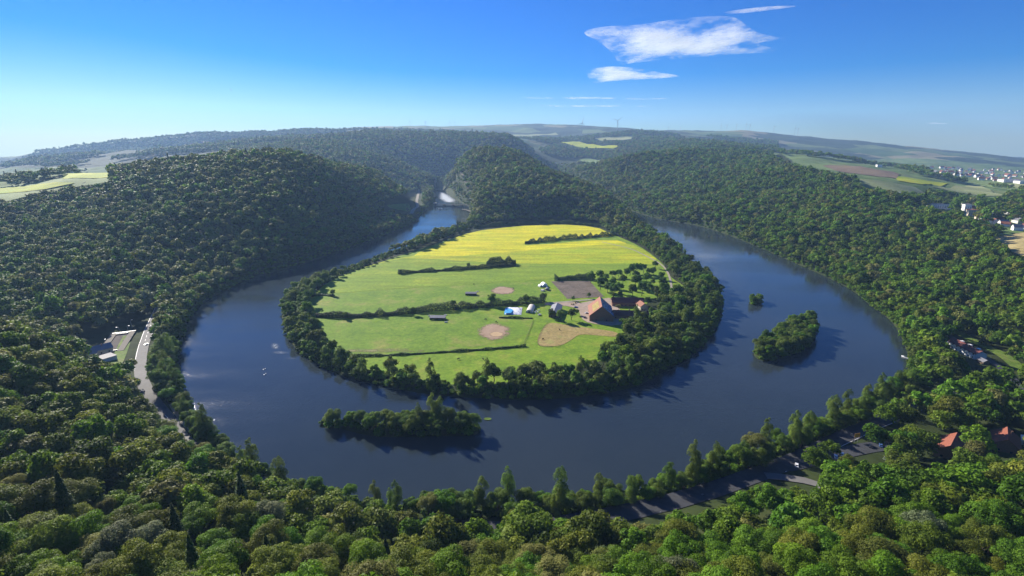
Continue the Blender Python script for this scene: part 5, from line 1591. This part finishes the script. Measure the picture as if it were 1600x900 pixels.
block(1400, 305, 34, 12, 6, R_(-8), 'low white building behind the wood on the right ridge', n=7, fl=1)
block(1373, 261, 20, 14, 10, R_(-5), 'white farm building in the tree band on the right ridge', n=4, fl=2)
block(1575, 284, 55, 30, 9, R_(-5), 'big white factory hall of the distant town, left one', n=9, fl=2)
block(1598, 287, 45, 30, 10, R_(-5), 'big white factory hall of the distant town, right one', n=9, fl=2)

# wind turbines
def turbine(a, b, Y, h, ph, label, group):
    dx, dy, dz = ray(a, b); x = float(dx / dy * Y)
    t = empty('wind_turbine', (x, Y, float(hz(x, Y))), 0, label, 'wind turbine', group)
    MB().tube((0, 0, -5), (0, 0, h), h * .022, h * .012, 10).build('tower', M['turbine_white'], t)
    MB().box(-h * .02, -h * .05, h, h * .02, h * .03, h + h * .04).build('nacelle', M['turbine_white'], t)
    for i in range(3):
        aa = ph + i * 2 * math.pi / 3
        c = Vector((0, -h * .055, h * 1.02)); e = c + Vector((math.sin(aa), 0, math.cos(aa))) * h * .42
        MB().tube(c, e, h * .018, h * .004, 6).build('blade', M['turbine_white'], t)
turbine(909, 212, 5200, 140, .2, 'nearer wind turbine on the far plateau, left of the pair', None)
turbine(964, 211, 5200, 125, .9, 'nearer wind turbine on the far plateau, right of the pair', None)
for k, (a, Y) in enumerate([(641, 8000), (665, 8000), (679, 8000), (703, 8200), (711, 8100), (640 + 25, 7900), (804, 8800), (1044, 8000), (1063, 8000), (1126, 7300), (1135, 7300), (1150, 7200), (1165, 7000), (1171, 7000), (1209, 6800), (1242, 6500), (1247, 6500)]):
    turbine(a, 205, Y, 85, k * .7, 'tiny faint wind turbine on the hazy skyline', 'faint wind turbines on the skyline')

# ------------------------------------------------------------------ clouds: layered thin sheets high above
def cloud(name, pxs, alt, cell, edge, label, layers=4, gap=60, thin=1.0):
    root = None
    for k in range(layers):
        pp = []
        for a, b in pxs:
            dx, dy, dz = ray(a, b); t = (alt + k * gap - CAMZ) / dz; pp.append((float(dx * t), float(dy * t)))
        o = drape(name if k == 0 else 'cloud_layer', pp, M['cloud'], 0, cell, kind='stuff' if k == 0 else None, z=alt + k * gap, smoothn=2, excl=False, edge=edge, parent=root, label=label if k == 0 else None)
        if k == 0: root = o
cloud('cirrus_cloud', [(905, 50), (940, 41), (1000, 39), (1040, 32), (1100, 25), (1150, 25), (1168, 42), (1190, 54), (1240, 61), (1170, 67), (1232, 80), (1150, 84), (1090, 90), (985, 98), (968, 103), (957, 82), (935, 64)], 2600, 350, 2000, 'large white wispy cloud in the upper right sky')
cloud('cirrus_cloud', [(914, 110), (935, 105), (965, 103), (1000, 107), (1025, 112), (1075, 120), (1000, 124), (950, 127), (926, 133), (920, 122)], 2300, 300, 1300, 'smaller white wispy cloud below the large one')
cloud('cirrus_cloud', [(1125, 20), (1160, 14), (1210, 9), (1255, 9), (1210, 15), (1150, 22)], 2600, 250, 500, 'thin cloud streak at the top of the sky', 3)
cloud('cirrus_cloud', [(1270, 12), (1310, 6), (1345, 9), (1300, 13)], 2600, 200, 500, 'short faint streak right of the top streak', 2)
cloud('contrail', [(800, 152), (900, 151), (1100, 154), (1000, 156), (850, 155)], 1900, 260, 900, 'long faint condensation trail above the skyline', 1)
cloud('contrail', [(820, 165), (900, 163), (1060, 166), (900, 168)], 1900, 260, 900, 'second faint condensation trail, lower', 1)
cloud('contrail', [(1430, 192), (1460, 191), (1500, 193), (1460, 195)], 1500, 200, 700, 'faint streak over the right hills', 1)
cloud('contrail', [(358, 138), (361, 137), (367, 150), (364, 151)], 1900, 60, 200, 'tiny white vapour speck in the left sky', 2)

# ------------------------------------------------------------------ haze
def haze():
    m, N, l = newmat('haze')
    o = N.new('ShaderNodeOutputMaterial'); v = N.new('ShaderNodeVolumePrincipled')
    v.inputs['Color'].default_value = (.38, .62, 1.0, 1)
    v.inputs['Density'].default_value = HAZE_D
    v.inputs['Anisotropy'].default_value = .2
    l(v.outputs[0], o.inputs['Volume'])
    b = MB().box(-14000, -300, -1600, 14000, 11900, 800)
    ob = b.build('haze', m); tag(ob, 'blue morning haze over the valley', kind='stuff')
HAZE_D = 6.5e-5
haze()

# trees alike in look and place are told apart by their order across the picture
by = {}
for o in COL.objects:
    if o.get('category') and o.get('group') and o.parent is None:
        by.setdefault(o['label'], []).append(o)
for lab, os_ in by.items():
    if len(os_) < 2: continue
    os_.sort(key=lambda o: float(proj(o.location.x, o.location.y, o.location.z + 8)[0]))
    for i, o in enumerate(os_):
        n_ = i + 1; suf = 'th' if 10 <= n_ % 100 <= 20 else {1: 'st', 2: 'nd', 3: 'rd'}.get(n_ % 10, 'th')
        o['label'] = lab + ', %d%s from the left' % (n_, suf)
